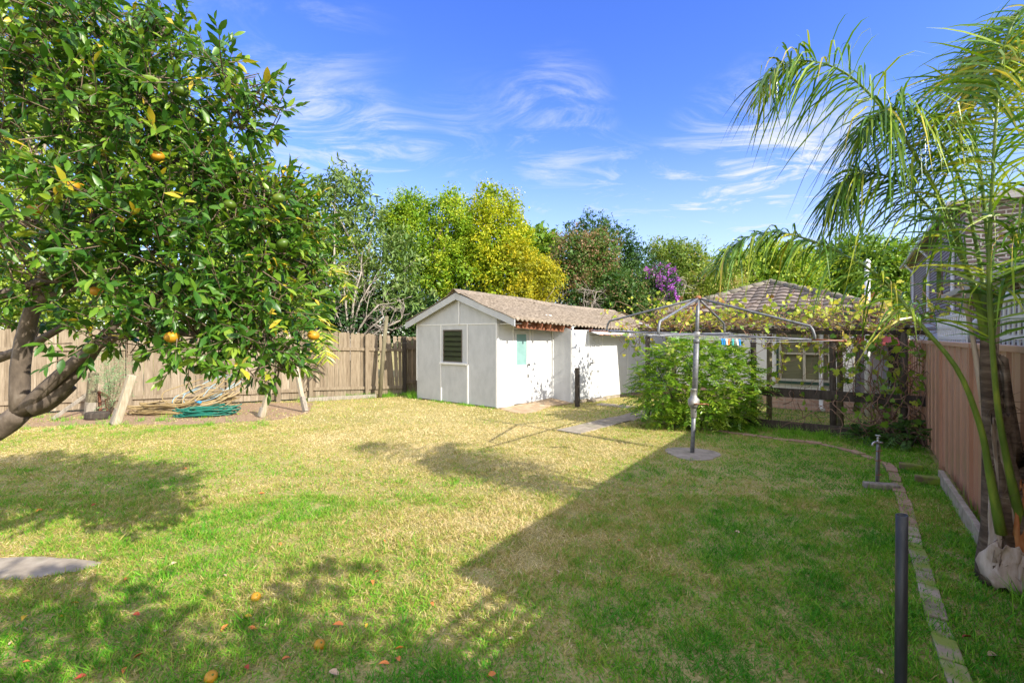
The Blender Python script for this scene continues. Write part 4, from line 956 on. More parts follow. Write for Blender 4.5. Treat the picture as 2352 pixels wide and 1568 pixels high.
for k in range(8): e = cen[rng.integers(len(cen))]; m.tube([b2, (b2 + e) / 2 + [0, 0, .05], e], [.01, .008, .003], 5)
m.build('stems', M['bark_dark'], sb, True)
# strappy plant beyond the trellis
b3 = L(11.4, .55); sp_ = thing('strap_plant', 'pale strappy plant growing behind the vine by the doorway', 'plant', b3)
n = 46; az = rng.uniform(0, 6.28, n); el = rng.uniform(.7, 1.45, n); d = np.stack([np.cos(az) * np.cos(el), np.sin(az) * np.cos(el), np.sin(el)], 1)
leaves('leaf_fan', np.tile(b3 + [0, 0, .25], (n, 1)), d, nrms(ZUP + rng.normal(0, .2, (n, 3))), rng.uniform(.4, .8, n), np.full(n, .05), rng.random(n), BLADE, M['strap'], sp_)
m = MB(); m.lathe(b3, [(0, .12), (.02, .13), (.24, .17), (.27, .175), (.275, .15)], 16); m.build('pot', M['paver_clay'], sp_, True)

# ================================================================ white house with tiled roof behind the trellis
HS = 12.64; pL, pR = -3.75, .08
house = thing('white_house', 'white weatherboard house with brown tiled hip roof behind the vine trellis', 'house', L(HS, pL), LROT)
wl_ = hit(L(HS, 0), NN, 1789); wr_ = hit(L(HS, 0), NN, 1909); wz0, wz1 = .66, 1.85
def hb(s, p0, p1, z0, z1, dep=.1): return (L(s, p0, z0), NN * (p1 - p0), DD * dep, ZUP * (z1 - z0))
m = MB()
for (a, b, z0, z1) in ((pL, wl_, .42, 2.22), (wr_, pR, .42, 2.22), (wl_, wr_, .42, wz0), (wl_, wr_, wz1, 2.22)): m.frame_box(*hb(HS, a, b, z0, z1))
m.frame_box(L(HS + .1, pR - .1, .42), NN * .1, DD * 9, ZUP * 1.8); m.frame_box(L(HS + .1, pL, .42), NN * .1, DD * 9, ZUP * 1.8)
hw = m.build('wall', M['house_wall'], house)
m = MB(); m.frame_box(L(HS + .015, pL, 0), NN * (pR - pL), DD * .1, ZUP * .42); m.frame_box(L(HS + .115, pR - .1, 0), NN * .09, DD * 9, ZUP * .42); m.build('brick_base', M['base_brick'], house)
m = MB(); f = .05
for (a, b, z0, z1) in ((wl_, wl_ + f, wz0, wz1), (wr_ - f, wr_, wz0, wz1), (wl_ + f, wr_ - f, wz0, wz0 + f), (wl_ + f, wr_ - f, wz1 - f, wz1), ((wl_ + wr_) / 2 - f / 2, (wl_ + wr_) / 2 + f / 2, wz0 + f, wz1 - f), (wl_ + f, wr_ - f, 1.28, 1.32)):
    m.frame_box(*hb(HS - .02, a, b, z0, z1, .07 if z0 != 1.28 else .06))
hwn = m.build('window', M['cream'], house)
m = MB(); m.frame_box(*hb(HS + .06, wl_ + .01, wr_ - .01, wz0 + .01, wz1 - .01, .01)); m.build('pane', M['curtain'], hwn)
m = MB(); m.frame_box(*hb(HS - .07, wl_ - .06, wr_ + .06, wz0 - .06, wz0 - .004, .1)); m.frame_box(*hb(HS - .03, wl_ - .05, wl_ - .003, wz0, wz1, .028)); m.build('sill', M['green_trim'], hwn)
eS, eL_, eR_, eZ = 12.2, -4.12, .5, 2.26; kS, kZ = 14.9, 3.17; kP = (eL_ + eR_) / 2
def tile_face(a, b, t0, t1, name):
    """tiled plane; a-b eave left to right, t0-t1 top edge (may coincide)"""
    a, b, t0, t1 = [np.asarray(x, float) for x in (a, b, t0, t1)]
    e = nrm(b - a); W_ = np.dot(b - a, e); up0 = t0 - a; tl = np.dot(up0, e); up = up0 - e * tl; H_ = np.linalg.norm(up); up = up / H_; tr = np.dot(t1 - a, e); nn = nrm(np.cross(e, up))
    if nn[2] < 0: nn = -nn
    rows = max(2, int(round(H_ / .3))); rh = H_ / rows; mb = MB(); tw = .26; seg = 6
    for r in range(rows):
        fm = (r + .5) / rows; x0 = tl * fm; x1 = W_ + (tr - W_) * fm; c0 = math.floor(x0 / tw)
        for c in range(c0, math.ceil(x1 / tw)):
            xa = max(x0, c * tw + .004); xb = min(x1, (c + 1) * tw - .004)
            if xb - xa < .03: continue
            tt = float(np.clip(random.gauss(.5, .25), 0, 1)); V = []
            for k in range(seg + 1):
                x = xa + (xb - xa) * k / seg; ph = (x / tw - c); hgt = .026 * math.sin(math.pi * ph) ** .8 if 0 < ph < 1 else 0
                hgt += .004 * random.random()
                lo = a + e * x + up * (r * rh - .03) + nn * (.05 + hgt); hi = a + e * x + up * ((r + 1) * rh + .01) + nn * (.016 + hgt * .9); bt = a + e * x + up * (r * rh - .03) + nn * (.018)
                V += [bt, lo, hi]
            Fq = []
            for k in range(seg): i = 3 * k; Fq += [[i, i + 3, i + 4, i + 1], [i + 1, i + 4, i + 5, i + 2]]
            mb.add(V, Fq, tt)
    mb.add([a, b, t1, t0] if np.linalg.norm(t1 - t0) > .01 else [a, b, t0], [[0, 1, 2, 3]] if np.linalg.norm(t1 - t0) > .01 else [[0, 1, 2]], 0)
    return mb.build(name, M['tile'], house)
cA, cB, cK = L(eS, eL_, eZ), L(eS, eR_, eZ), L(kS, kP, kZ); bA, bB, bK = L(22, eL_, eZ), L(22, eR_, eZ), L(22, kP, kZ)
rf = tile_face(cA, cB, cK, cK, 'roof_face'); tile_face(bA, cA, bK, cK, 'roof_face'); tile_face(cB, bB, cK, bK, 'roof_face')
m = MB()
for a, b in ((cA, cK), (cB, cK), (cK, bK)):
    d = nrm(b - a); ln = np.linalg.norm(b - a); q = 0
    while q < ln:
        w = min(.4, ln - q); m.tube([a + d * q + ZUP * .045, a + d * (q + w) + ZUP * .03], [.1, .085], 10, t=random.random()); q += .38
m.build('ridge_cap', M['tile_cap'], rf, True)
m = MB(); m.frame_box(L(eS - .06, eL_ - .05, eZ - .12), NN * (eR_ - eL_ + .1), DD * .11, ZUP * .11); m.frame_box(L(eS + .05, eL_ - .05, eZ - .12), NN * .1, DD * 9, ZUP * .11); m.frame_box(L(eS + .05, eR_ - .05, eZ - .12), NN * .1, DD * 9, ZUP * .11); m.build('gutter', M['green_trim'], house, bevel=.01)
m = MB(); m.frame_box(L(eS + .05, eL_, eZ - .06), NN * (eR_ - eL_), DD * .5, ZUP * .02); m.build('eave_lining', M['house_wall'], house)
pdn = hit(L(HS - .06, 0), NN, 1886); m = MB(); m.tube([L(HS - .3, pdn, 2.2), L(HS - .3, pdn, 2.1), L(HS - .07, pdn, 1.9), L(HS - .07, pdn, .25), L(HS - .09, pdn, .12), L(HS - .2, pdn + .05, .06)], .042, 10); m.build('downpipe', M['white_pvc'], house, True)
m = MB(); q = L(HS - .08, pR - .35, 1.58); m.tube([q, q + NN * .25, q + NN * .33 + ZUP * .05, q + NN * .34 + ZUP * .2], .04, 10); m.build('elbow_pipe', M['white_pvc'], house, True)
# recess beside the house: blue-grey wall with a door, red awning
m = MB(); m.frame_box(L(13.9, pR + .02, 0), NN * .62, DD * .08, ZUP * 2.2); rw = m.build('recess_wall', M['blue_grey'], house)
m = MB(); m.frame_box(L(13.87, pR + .12, .05), NN * .42, DD * .03, ZUP * 1.75); dr = m.build('door', flat('grey_door', (.33, .35, .42), .6), house, bevel=.005)
m = MB(); m.lathe(L(13.87, pR + .48, .95), [(0, .02), (.02, .014), (.04, .024), (.06, .02)], 10, axis=-DD); m.build('handle', M['brass'], dr, True)
m = MB(); m.prism([L(13.2, pR + .05, 1.5), L(13.9, pR + .05, 1.68), L(13.9, pR + .05, 1.71), L(13.2, pR + .05, 1.53)], NN * .75); m.build('awning', M['red_awning'], house)
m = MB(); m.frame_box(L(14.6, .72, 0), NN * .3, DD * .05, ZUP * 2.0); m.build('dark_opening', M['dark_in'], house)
vp = thing('vent_pole', 'tall thin white pole rising beside the right end of the white house', 'pole', L(12.5, .3), LROT)
m = MB(); m.tube([L(12.5, .3, 0), L(12.5, .3, 1.6), L(12.5, .3, 3.25)], .05, 12); m.build('shaft', M['white_pvc'], vp, True)
m = MB(); m.lathe(L(12.5, .3, 3.25), [(0, .06), (.02, .065), (.05, .05), (.09, .01)], 12); m.build('cap', M['white_pvc'], vp, True)
up_ = A(1908, 760, 33) * [1, 1, 0]
upl = thing('utility_pole', 'weathered greenish power pole far behind the tiled roof', 'pole', up_)
m = MB(); m.tube([up_, up_ + [0, 0, 3.5], A(1906, 612, 33)], [.2, .19, .17], 10); m.build('shaft', M['pole_green'], upl, True)
m = MB(); q = A(1907, 640, 33); m.bar(q - NN * .8, q + NN * .8, .1, .1); m.build('crossarm', M['timber_grey'], upl)
for dz, dx in ((0, -.6), (-.05, .6), (-1.0, 0)):
    m = MB(); a = q + NN * dx + ZUP * (.08 + dz); e = A(2120, 660, 45) + ZUP * dz; P = [a * (1 - f) + e * f - ZUP * 1.2 * f * (1 - f) for f in np.linspace(0, 1, 12)]; m.tube(P, .02, 4); m.build('power_line', M['black_pipe'], upl)

# ================================================================ neighbouring two-storey brick house
nb = thing('brick_house', 'two storey brown brick house with grey gutters beyond the steel fence', 'house', L(2, 1.7), LROT)
PW = 1.7; PU = 1.93
m = MB(); m.frame_box(L(13.3, PU, 2.02), DD * 10.9, NN * 6, ZUP * 2.45); m.build('upper_wall', M['dark_brick'], nb)
m = MB(); m.frame_box(L(2.6, PW, 0), DD * 9.1, NN * 5.9, ZUP * 2.4); m.build('lower_wall', M['dark_brick'], nb)
m = MB(); m.frame_box(L(13.27, PU - .02, 0), DD * 10.9, NN * .1, ZUP * 1.93); m.frame_box(L(13.25, PU - .06, 1.93), DD * 10.9, NN * .12, ZUP * .15); m.build('rendered_band', M['render_white'], nb)
m = MB(); m.frame_box(L(13.7, PU - .035, .2), DD * 1.6, NN * .05, ZUP * 1.45); m.build('garage_door', flat('grey_shutter', (.5, .5, .49), .5), nb)
m = MB(); m.prism([L(2.2, 1.45, 2.4), L(2.2, 1.45, 2.46), L(2.2, 4.2, 3.2), L(2.2, 7.6, 3.2), L(2.2, 7.6, 2.4)], DD * 9.5); m.build('lower_roof', M['grey_roof'], nb)
m = MB(); m.frame_box(L(2.2, 1.375, 2.37), DD * 9.55, NN * .07, ZUP * .095); m.frame_box(L(2.2, 1.452, 2.28), DD * 9.5, NN * .02, ZUP * .115); m.build('gutter', flat('pale_gutter', (.36, .34, .31), .45), nb, bevel=.006)
m = MB(); m.frame_box(L(2.3, 1.475, 2.385), DD * 9.3, NN * .22, ZUP * .01); m.build('eave_lining', M['render_white'], nb)
m = MB()
zu = 4.45; a, b, c_, d_ = L(13.05, PU - .25, zu), L(24.4, PU - .25, zu), L(24.4, 8.2, zu), L(13.05, 8.2, zu); r0_, r1_ = L(16.5, 5, 5.5), L(20.6, 5, 5.5)
m.add([a, b, c_, d_, r0_, r1_, a - ZUP * .05, b - ZUP * .05, c_ - ZUP * .05, d_ - ZUP * .05], [[0, 1, 5, 4], [1, 2, 5], [2, 3, 4, 5], [3, 0, 4], [9, 8, 7, 6], [0, 6, 7, 1], [1, 7, 8, 2], [2, 8, 9, 3], [3, 9, 6, 0]]); m.build('upper_roof', M['tile_cap'], nb)
m = MB(); m.frame_box(L(13.0, PU - .32, zu - .08), DD * 11.4, NN * .07, ZUP * .09); m.frame_box(L(12.98, PU - .25, zu - .08), DD * .07, NN * 6.5, ZUP * .09); m.build('gutter', flat('pale_gutter2', (.4, .38, .35), .45), nb, bevel=.006)
for s in (16.2, 19.2):
    m = MB(); m.frame_box(L(s, PU - .02, 2.6), DD * .9, NN * .05, ZUP * 1.0); w_ = m.build('window', flat('timber_frame_%d' % s, (.16, .08, .05), .5), nb)
    m = MB(); m.frame_box(L(s + .06, PU - .025, 2.66), DD * .78, NN * .004, ZUP * .88); m.build('pane', M['louvre'], w_)
for s in (14.4, 18.5, 22.6):
    m = MB(); m.tube([L(s, PU - .28, 4.36), L(s, PU - .25, 4.3), L(s, PU - .05, 4.05), L(s, PU - .05, 2.2), L(s - .06, PU - .06, 2.13), L(s - .34, PU - .07, 2.13)], .04, 10); m.build('downpipe', M['white_pvc'], nb, True)
m = MB(); m.tube([A(2420, 668, 5.15), A(2352, 674, 5.2), A(2318, 680, 5.3), A(2300, 694, 5.35), A(2243, 745, 5.8), A(2215, 790, 6.0), A(2205, 850, 6.1)], .055, 14); m.build('duct', M['white_pvc'], nb, True)
m = MB(); m.tube([A(2349, 600, 5.15), A(2346, 630, 5.15), A(2350, 645, 5.15), A(2365, 668, 5.15)], .042, 12); m.build('downpipe', M['white_pvc'], nb, True)

# ================================================================ rotary clothes hoist
hb_ = G(1590, 1041); hoist = thing('clothes_hoist', 'grey metal rotary clothes hoist standing on the lawn', 'clothes hoist', hb_)
lean = np.array([.1, .03, 0]) / 2.28
def HP(z): return hb_ + lean * z + ZUP * z
m = MB(); m.tube([HP(-.05), HP(.3), HP(.6)], .03, 14); m.build('ground_post', M['galv'], hoist, True)
m = MB(); m.tube([HP(.84), HP(1.2), HP(1.64)], .039, 16); m.lathe(HP(1.6), [(0, .04), (.005, .046), (.05, .046), (.055, .032)], 14); m.build('outer_tube', M['galv'], hoist, True)
m = MB(); m.tube([HP(1.6), HP(1.9), HP(2.27)], .027, 14); m.build('mast', M['galv'], hoist, True)
m = MB(); m.lathe(HP(2.24), [(0, .04), (.02, .045), (.04, .04), (.05, .02)], 12); m.build('top_cap', M['rusty'], hoist, True)
m = MB(); m.lathe(HP(.52), [(0, .036), (.01, .04), (.12, .042), (.17, .05), (.2, .078), (.24, .082), (.27, .075), (.3, .05), (.33, .044), (.4, .042), (.405, .048), (.415, .048), (.42, .038)], 18)
q = HP(.73); vdir = nrm(np.array([-.15, -1, 0])); m.lathe(q + vdir * .03 - np.array([.03, 0, 0]), [(0, .066), (.055, .066), (.06, .058), (.065, .058)], 18, axis=vdir)
gb = m.build('gear_box', M['cast'], hoist, True)
m = MB(); a = q + vdir * .1; m.tube([a - [.02, 0, 0], a + [.09, -.01, .0], a + [.15, -.01, .002]], .009, 8); m.tube([a + [.15, -.0, .0], a + [.152, -.06, -.002]], .011, 8); m.build('handle', M['rusty'], gb, True)
th0 = math.radians(-39); hub = HP(1.73); arms = []
for k, (ang, zt, nm) in enumerate(((0, -.075, 'A'), (90, .02, 'B'), (180, .05, 'D'), (270, -.02, 'C'))):
    a_ = th0 + math.radians(ang); dv = np.array([math.cos(a_), math.sin(a_), 0])
    arms.append((dv, zt)); mk = lambda r: hub + dv * r + ZUP * (zt * r / 1.45)
    m = MB(); m.tube([mk(.03), mk(.8), mk(1.42)], .0155, 10); ar = m.build('arm', M['galv'], hoist, True)
    m = MB(); m.tube([mk(1.42), mk(1.76)], .0135, 10); m.lathe(mk(1.76), [(0, .018), (.02, .018)], 8, axis=dv); m.build('arm_end', M['rusty' if k in (0, 2) else 'galv'], ar, True)
    T = HP(2.25); b0 = mk(1.4) + ZUP * .17; m = MB(); m.tube([T, T * .5 + b0 * .5, b0 - (b0 - T) * .06, b0, mk(1.43) + ZUP * .12, mk(1.45) + ZUP * .05, mk(1.45)], .0165, 10); m.build('brace', M['galv'], hoist, True)
    m = MB(); m.tube([T - ZUP * .05, mk(.75)], .004, 6); m.build('stay', M['rusty'], hoist)
m = MB(); m.lathe(hub - ZUP * .035, [(0, .035), (.01, .05), (.06, .05), (.07, .034)], 14); m.build('hub', M['cast'], hoist, True)
wm = MB()
for r in (.6, 1.0, 1.4, 1.74):
    for k in range(4):
        (d0, z0), (d1_, z1) = arms[k], arms[(k + 1) % 4]; a = hub + d0 * r + ZUP * (z0 * r / 1.45 + .012); b = hub + d1_ * r + ZUP * (z1 * r / 1.45 + .012)
        wm.tube([a * (1 - f) + b * f - ZUP * .07 * r * 4 * f * (1 - f) * .4 for f in np.linspace(0, 1, 7)], .0021, 4, cap=False)
wm.build('line', M['wire'], hoist)
# pegs on the outer line between two arms
(d0, z0), (d1_, z1) = arms[3], arms[0]; r = 1.74
pa_ = hub + d0 * r + ZUP * (z0 * r / 1.45 + .012); pb_ = hub + d1_ * r + ZUP * (z1 * r / 1.45 + .012)
pegs = [(1657.6, 'blue', 'blue plastic peg leftmost on the clothes line'), (1663, 'blue', 'blue plastic peg second from the left on the clothes line'), (1667.6, 'white', 'cream peg right beside the two left blue pegs on the line'), (1673.5, 'orange', 'single orange peg hanging on the clothes line'), (1682, 'teal', 'single teal green peg hanging on the clothes line'), (1692, 'white', 'cream peg left of the rightmost blue peg on the line'), (1698, 'blue', 'blue plastic peg rightmost on the clothes line')]
for px, col, lab in pegs:
    f = hit(pa_, nrm(pb_ - pa_), px) / np.linalg.norm(pb_ - pa_); q = pa_ * (1 - f) + pb_ * f - ZUP * .07 * r * 4 * f * (1 - f) * .4
    t = thing('clothes_peg', lab, 'clothes peg', q, 0, 'pegs on the clothes hoist line'); wd = nrm(pb_ - pa_); tilt = rng.normal(0, .12)
    for sg in (-1, 1):
        sd_ = nrm(np.cross(wd, ZUP)) * sg; up2 = ZUP + wd * tilt; m = MB(); b_ = q - up2 * .05 + sd_ * .002
        m.prism([b_ + sd_ * .002, b_ + sd_ * .009, b_ + sd_ * .008 + up2 * .03, b_ + sd_ * .012 + up2 * .075, b_ + sd_ * .008 + up2 * .075, b_ + sd_ * .002 + up2 * .04], wd * .012); m.build('leg', M['peg_' + col], t)
# ================================================================ tap on a post, black pipe
tb = G(2014, 1119); tap = thing('garden_tap', 'old tap on a grey stand pipe at the edge of the lawn', 'tap', tb)
m = MB(); m.bar(tb - NN * .0 + np.array([-.16, -.02, .035]), tb + np.array([.17, -.09, .03]), .1, .07, t=.3); m.build('foot_block', M['timber_grey'], tap, bevel=.015)
m = MB(); m.bar(tb + [.02, .02, .0], tb + [.055, .05, .46], .034, .03, up=(1, 0, 0), t=.4); m.build('support_stake', M['timber_grey'], tap, bevel=.004)
m = MB(); m.tube([tb + [0, 0, .05], tb + [.012, .01, .3], tb + [.02, .01, .5]], .0125, 10); m.build('stand_pipe', M['galv'], tap, True)
for z in (.14, .3, .41):
    m = MB(); q = tb + [.02, .02, z]; m.tube([q + [-.035, -.02, 0], q + [0, -.028, .004], q + [.045, -.01, 0], q + [.05, .03, 0]], .0045, 6); m.build('wire_tie', M['rusty'], tap)
m = MB(); q = tb + [.02, .01, .5]; m.lathe(q - ZUP * .01, [(0, .016), (.03, .018), (.035, .012), (.06, .012), (.065, .02), (.07, .008), (.09, .008)], 10)
m.tube([q + [0, 0, .005], q + [-.05, -.02, .012], q + [-.085, -.035, .0], q + [-.095, -.04, -.03]], [.013, .012, .012, .013], 10); m.tube([q + [.005, 0, 0], q + [.06, .01, 0]], .011, 8)
tv = m.build('spout', M['brass'], tap, True)
m = MB(); m.tube([q + [-.025, -.01, .082], q + [.025, .01, .082]], .007, 8); m.tube([q + [-.01, .025, .082], q + [.01, -.025, .082]], .007, 8); m.build('handle', M['brass'], tv, True)
bp_ = np.array([893 / F_ * 2.25, 2.25, 0]); pipe = thing('black_pipe', 'upright open ended black pipe in the foreground at the right', 'pipe', bp_)
m = MB(); zt = E_ - 410 / F_ * 2.25; segs = 20
V = []; Fq = []
for (r, z) in ((.0245, -.1), (.0245, .3), (.0245, zt), (.0195, zt), (.0195, zt - .35)):
    for k in range(segs): a = 2 * math.pi * k / segs; V.append(bp_ + [r * math.cos(a) + .006 * z, r * math.sin(a), z + (.004 * math.cos(a) if z > zt - .01 else 0)])
for i in range(4):
    for k in range(segs): k2 = (k + 1) % segs; Fq.append([i * segs + k, i * segs + k2, (i + 1) * segs + k2, (i + 1) * segs + k])
m.add(V, Fq); o = m.build('shaft', M['black_pipe'], pipe, True)

# ================================================================ queen palm at the right
pb = G(2318, 1345); palm = thing('palm_tree', 'young feathery palm with drooping green fronds beside the steel fence', 'palm', pb)
YP = pb[1]
TKP = [(2322, 1352, .17), (2320, 1300, .165), (2318, 1220, .14), (2304, 1090, .105), (2288, 970, .07), (2274, 860, .05), (2266, 740, .03)]
tk = [A(x, y, YP) for x, y, r in TKP]; tk[0][2] = -.05
m = MB(); m.tube(tk, [r for x, y, r in TKP], 20, jag=.05); m.build('trunk', M['palm_trunk'], palm, True)
def boot(lv, face, mat, th=.008, t=.5, curl=.9):
    """sheath hugging the trunk: lv = (picture row, offset out from the trunk axis, width)"""
    fc = nrm(face); ys = [q[1] for q in TKP]; cen = []
    for (yy, r, w) in lv: cen.append(np.array([np.interp(-yy, [-v for v in ys], [q[k] for q in tk]) for k in range(3)]))
    cen = np.array(cen); T = nrms(np.gradient(cen, axis=0)); V = []; nc = 9
    for i, (yy, r, w) in enumerate(lv):
        side = nrm(np.cross(T[i], fc)); f2 = nrm(np.cross(side, T[i])); hw = w / 2
        for k in range(nc):
            u = (k / (nc - 1) - .5) * 2; a = min(hw / max(r, .03), 1.5) * u
            jg = ((.03 * math.sin(k * 2.3 + lv[0][0]) + rng.normal(0, .012)) if i >= len(lv) - 2 else rng.normal(0, .003) + (-.02 * math.sin(k * 1.7) if i == 0 else 0)); V.append(cen[i] + T[i] * jg + (side * math.sin(a) + f2 * math.cos(a)) * (r + rng.normal(0, .006) + .016 * math.sin(6 * u + yy * .07) + .01 * math.sin(11 * u + yy * .13)) )
    n = len(lv); Fq = [[i * nc + k, i * nc + k + 1, (i + 1) * nc + k + 1, (i + 1) * nc + k] for i in range(n - 1) for k in range(nc - 1)]
    mm = MB(); mm.add(V, Fq, t); o = mm.build('leaf_base', M[mat], palm, True)
    sm = o.modifiers.new('solid', 'SOLIDIFY'); sm.thickness = th; sm.offset = 0
    return o
boot([(1326, .195, .2), (1312, .2, .34), (1290, .185, .36), (1268, .175, .3), (1252, .175, .24), (1238, .19, .14)], (-.7, -.7, 0), 'palm_dry', t=.75)
boot([(1322, .2, .14), (1300, .19, .2), (1275, .178, .18), (1250, .172, .12), (1226, .19, .05)], (-.1, -1, 0), 'palm_dry', t=.95)
boot([(1330, .19, .3), (1310, .185, .34), (1285, .178, .28), (1262, .18, .2), (1246, .2, .1)], (.5, -.85, 0), 'palm_dry', t=.5)
boot([(1275, .165, .2), (1230, .16, .2), (1180, .15, .16), (1130, .142, .09), (1095, .14, .045)], (-.1, -1, 0), 'palm_boot', t=.5)
boot([(1275, .17, .06), (1220, .165, .07), (1170, .16, .05), (1120, .165, .02)], (-1, -.35, 0), 'palm_dry', t=.85)
boot([(1240, .15, .22), (1170, .14, .2), (1090, .125, .15), (1010, .1, .1), (960, .09, .06), (945, .105, .04)], (-.35, -.95, 0), 'palm_trunk', t=.95)
boot([(1200, .13, .09), (1120, .118, .08), (1050, .108, .06), (985, .1, .04), (955, .115, .02)], (-.75, -.65, 0), 'palm_dry', t=.1)
boot([(1060, .1, .12), (990, .09, .1), (900, .075, .07), (820, .065, .04)], (.4, -.9, 0), 'palm_trunk', t=.8)
mf = MB()
for k in range(170):
    yy = rng.uniform(900, 1330); c0 = np.array([np.interp(-yy, [-q[1] for q in TKP], [q[j] for q in tk]) for j in range(3)]); rr = np.interp(-yy, [-q[1] for q in TKP], [q[2] for q in TKP]); a_ = rng.uniform(-2.9, .4)
    o_ = np.array([math.cos(a_), math.sin(a_), 0]); p0 = c0 + o_ * rr * 1.01; d_ = nrm(o_ * rng.uniform(.1, .8) + ZUP * rng.choice([-1, 1]) * rng.uniform(.2, 1) + rng.normal(0, .5, 3)); ln = rng.uniform(.04, .14)
    mf.tube([p0, p0 + d_ * ln * .5, p0 + d_ * ln + rng.normal(0, .015, 3)], [.003, .002, .0008], 4, cap=False, t=rng.random())
mf.build('fibre', M['bark_brown'], palm, True)
for (pts, r) in (([(2268, 980), (2252, 880), (2235, 780), (2218, 700), (2205, 640)], .022), ([(2285, 900), (2287, 800), (2294, 700), (2312, 640), (2340, 560)], .022), ([(2274, 900), (2268, 800), (2262, 700)], .02)):
    m = MB(); P = [A(x, y, YP + .06) for x, y in pts]; m.tube(P, np.linspace(r, r * .4, len(P)), 9, jag=.2, t=.6); m.build('dry_stub', M['palm_dry' if r == .022 else 'palm_trunk'], palm, True)
def spline(P, n):
    P = np.asarray(P, float); k = len(P); out = []
    PP = np.vstack([2 * P[0] - P[1], P, 2 * P[-1] - P[-2]])
    for q in np.linspace(0, k - 1 - 1e-6, n):
        i = int(q); t = q - i; a, b, c, d = PP[i], PP[i + 1], PP[i + 2], PP[i + 3]
        out.append(.5 * (2 * b + (c - a) * t + (2 * a - 5 * b + 4 * c - d) * t * t + (3 * b - a - 3 * c + d) * t ** 3))
    return np.array(out)
def frond(pts, t0=.3, n=75, ll=.42, droop=.55, lw=.013, r0=.02, tsh=0, spread=1.0):
    """pts: (px, py, depth) along the stalk"""
    n = int(n * 1.2); ll *= 1.22; lw *= 1.3; r0 *= .8
    S = spline([A(*p) for p in pts], 40); m = MB(); m.tube(S, r0 * np.interp(np.linspace(0, 1, 40), [0, .12, .3, .5, 1], [1.5, .95, .7, .5, .12]), 9, t=.5); fr_ = m.build('frond', M['petiole'], palm, True)
    T = nrms(np.gradient(S, axis=0)); V = []; Fq = []; tt = []; c = 0
    for i in range(n):
        f = t0 + (1 - t0) * (i + rng.random()) / n; q = f * 39; j = min(int(q), 38); p = S[j] + (S[j + 1] - S[j]) * (q - j); tn = T[j]
        side = nrm(np.cross(tn, ZUP)); up = np.cross(side, tn); le = ll * (math.sin(math.pi * min(1, .22 + .78 * (f - t0) / (1 - t0) * .98)) ** .6 + .12) * rng.uniform(.75, 1.15)
        for sg in (-1, 1):
            plane = rng.normal(.1, .5); d = nrm(side * sg * spread + tn * rng.uniform(.35, .9) + up * plane); dr = droop * rng.uniform(.5, 1.4); tv = np.clip(rng.normal(.45 + tsh, .22), 0, 1)
            wdir = nrm(np.cross(d, up + rng.normal(0, .6, 3))); kink = rng.random() < .22; ku = rng.uniform(.35, .75)
            for s, w in ((0, .5), (.25, 1), (.5, .95), (.75, .65), (1, .06)):
                x = p + d * le * s - ZUP * le * dr * s * s
                if kink and s > ku: x = p + d * le * (ku + .2 * (s - ku)) - ZUP * le * (dr * ku * ku + (s - ku) * .95)
                V += [x - wdir * lw * w * .5, x + wdir * lw * w * .5]; tt += [tv + .1 * s] * 2
            for s in range(4): b = c + 2 * s; Fq.append([b, b + 1, b + 3, b + 2])
            c += 10
    mm = MB(); mm.add(V, Fq, np.clip(tt, 0, 1)); mm.build('leaflets', M['palm_leaf'], fr_, False)
    return fr_
y = YP
frond([(2300, 1225, y - .12), (2272, 1080, y - .13), (2252, 980, y - .13), (2200, 850, y - .1), (2112, 742, y), (2030, 645, y + .15), (1950, 590, y + .28), (1850, 548, y + .4), (1765, 533, y + .5), (1690, 560, y + .55), (1645, 620, y + .55)], .4, 78, .36, .95, .012, .026, .02)
frond([(2266, 780, y), (2250, 710, y), (2232, 650, y), (2180, 500, y + .05), (2120, 385, y + .1), (2034, 258, y + .2), (1945, 170, y + .3), (1856, 140, y + .38), (1790, 155, y + .42), (1745, 205, y + .42)], .33, 105, .5, .8, .012, .026, .0)
frond([(2345, 1200, y - .12), (2312, 1050, y - .14), (2288, 900, y - .15), (2272, 640, y - .2), (2280, 420, y - .22), (2290, 250, y - .2), (2305, 120, y - .1), (2335, 40, y), (2380, 0, y + .1)], .3, 100, .42, .35, .012, .026, .05)
frond([(2264, 740, y + .05), (2245, 670, y + .12), (2190, 560, y + .2), (2110, 450, y + .25), (2020, 400, y + .3), (1950, 410, y + .35), (1905, 460, y + .38)], .32, 90, .45, .9, .012, .022, -.05)
frond([(2270, 790, y), (2298, 690, y - .1), (2340, 560, y - .2), (2400, 430, y - .3), (2480, 380, y - .35)], .25, 75, .45, .6, .012, .024, .05)
frond([(2268, 720, y + .1), (2272, 600, y + .2), (2250, 380, y + .25), (2220, 230, y + .3), (2235, 120, y + .3), (2300, 60, y + .25)], .3, 85, .45, .6, .011, .022, .05)
frond([(2272, 730, y + .05), (2318, 620, y + .1), (2370, 400, y + .1), (2365, 200, y + .05), (2320, 110, y), (2270, 150, y - .05), (2245, 240, y - .08)], .35, 85, .42, .9, .012, .022, .3)
frond([(2264, 730, y + .05), (2250, 600, y + .15), (2200, 400, y + .15), (2120, 280, y + .12), (2040, 250, y + .1), (1980, 300, y + .1)], .4, 80, .42, 1.0, .011, .02, -.05)

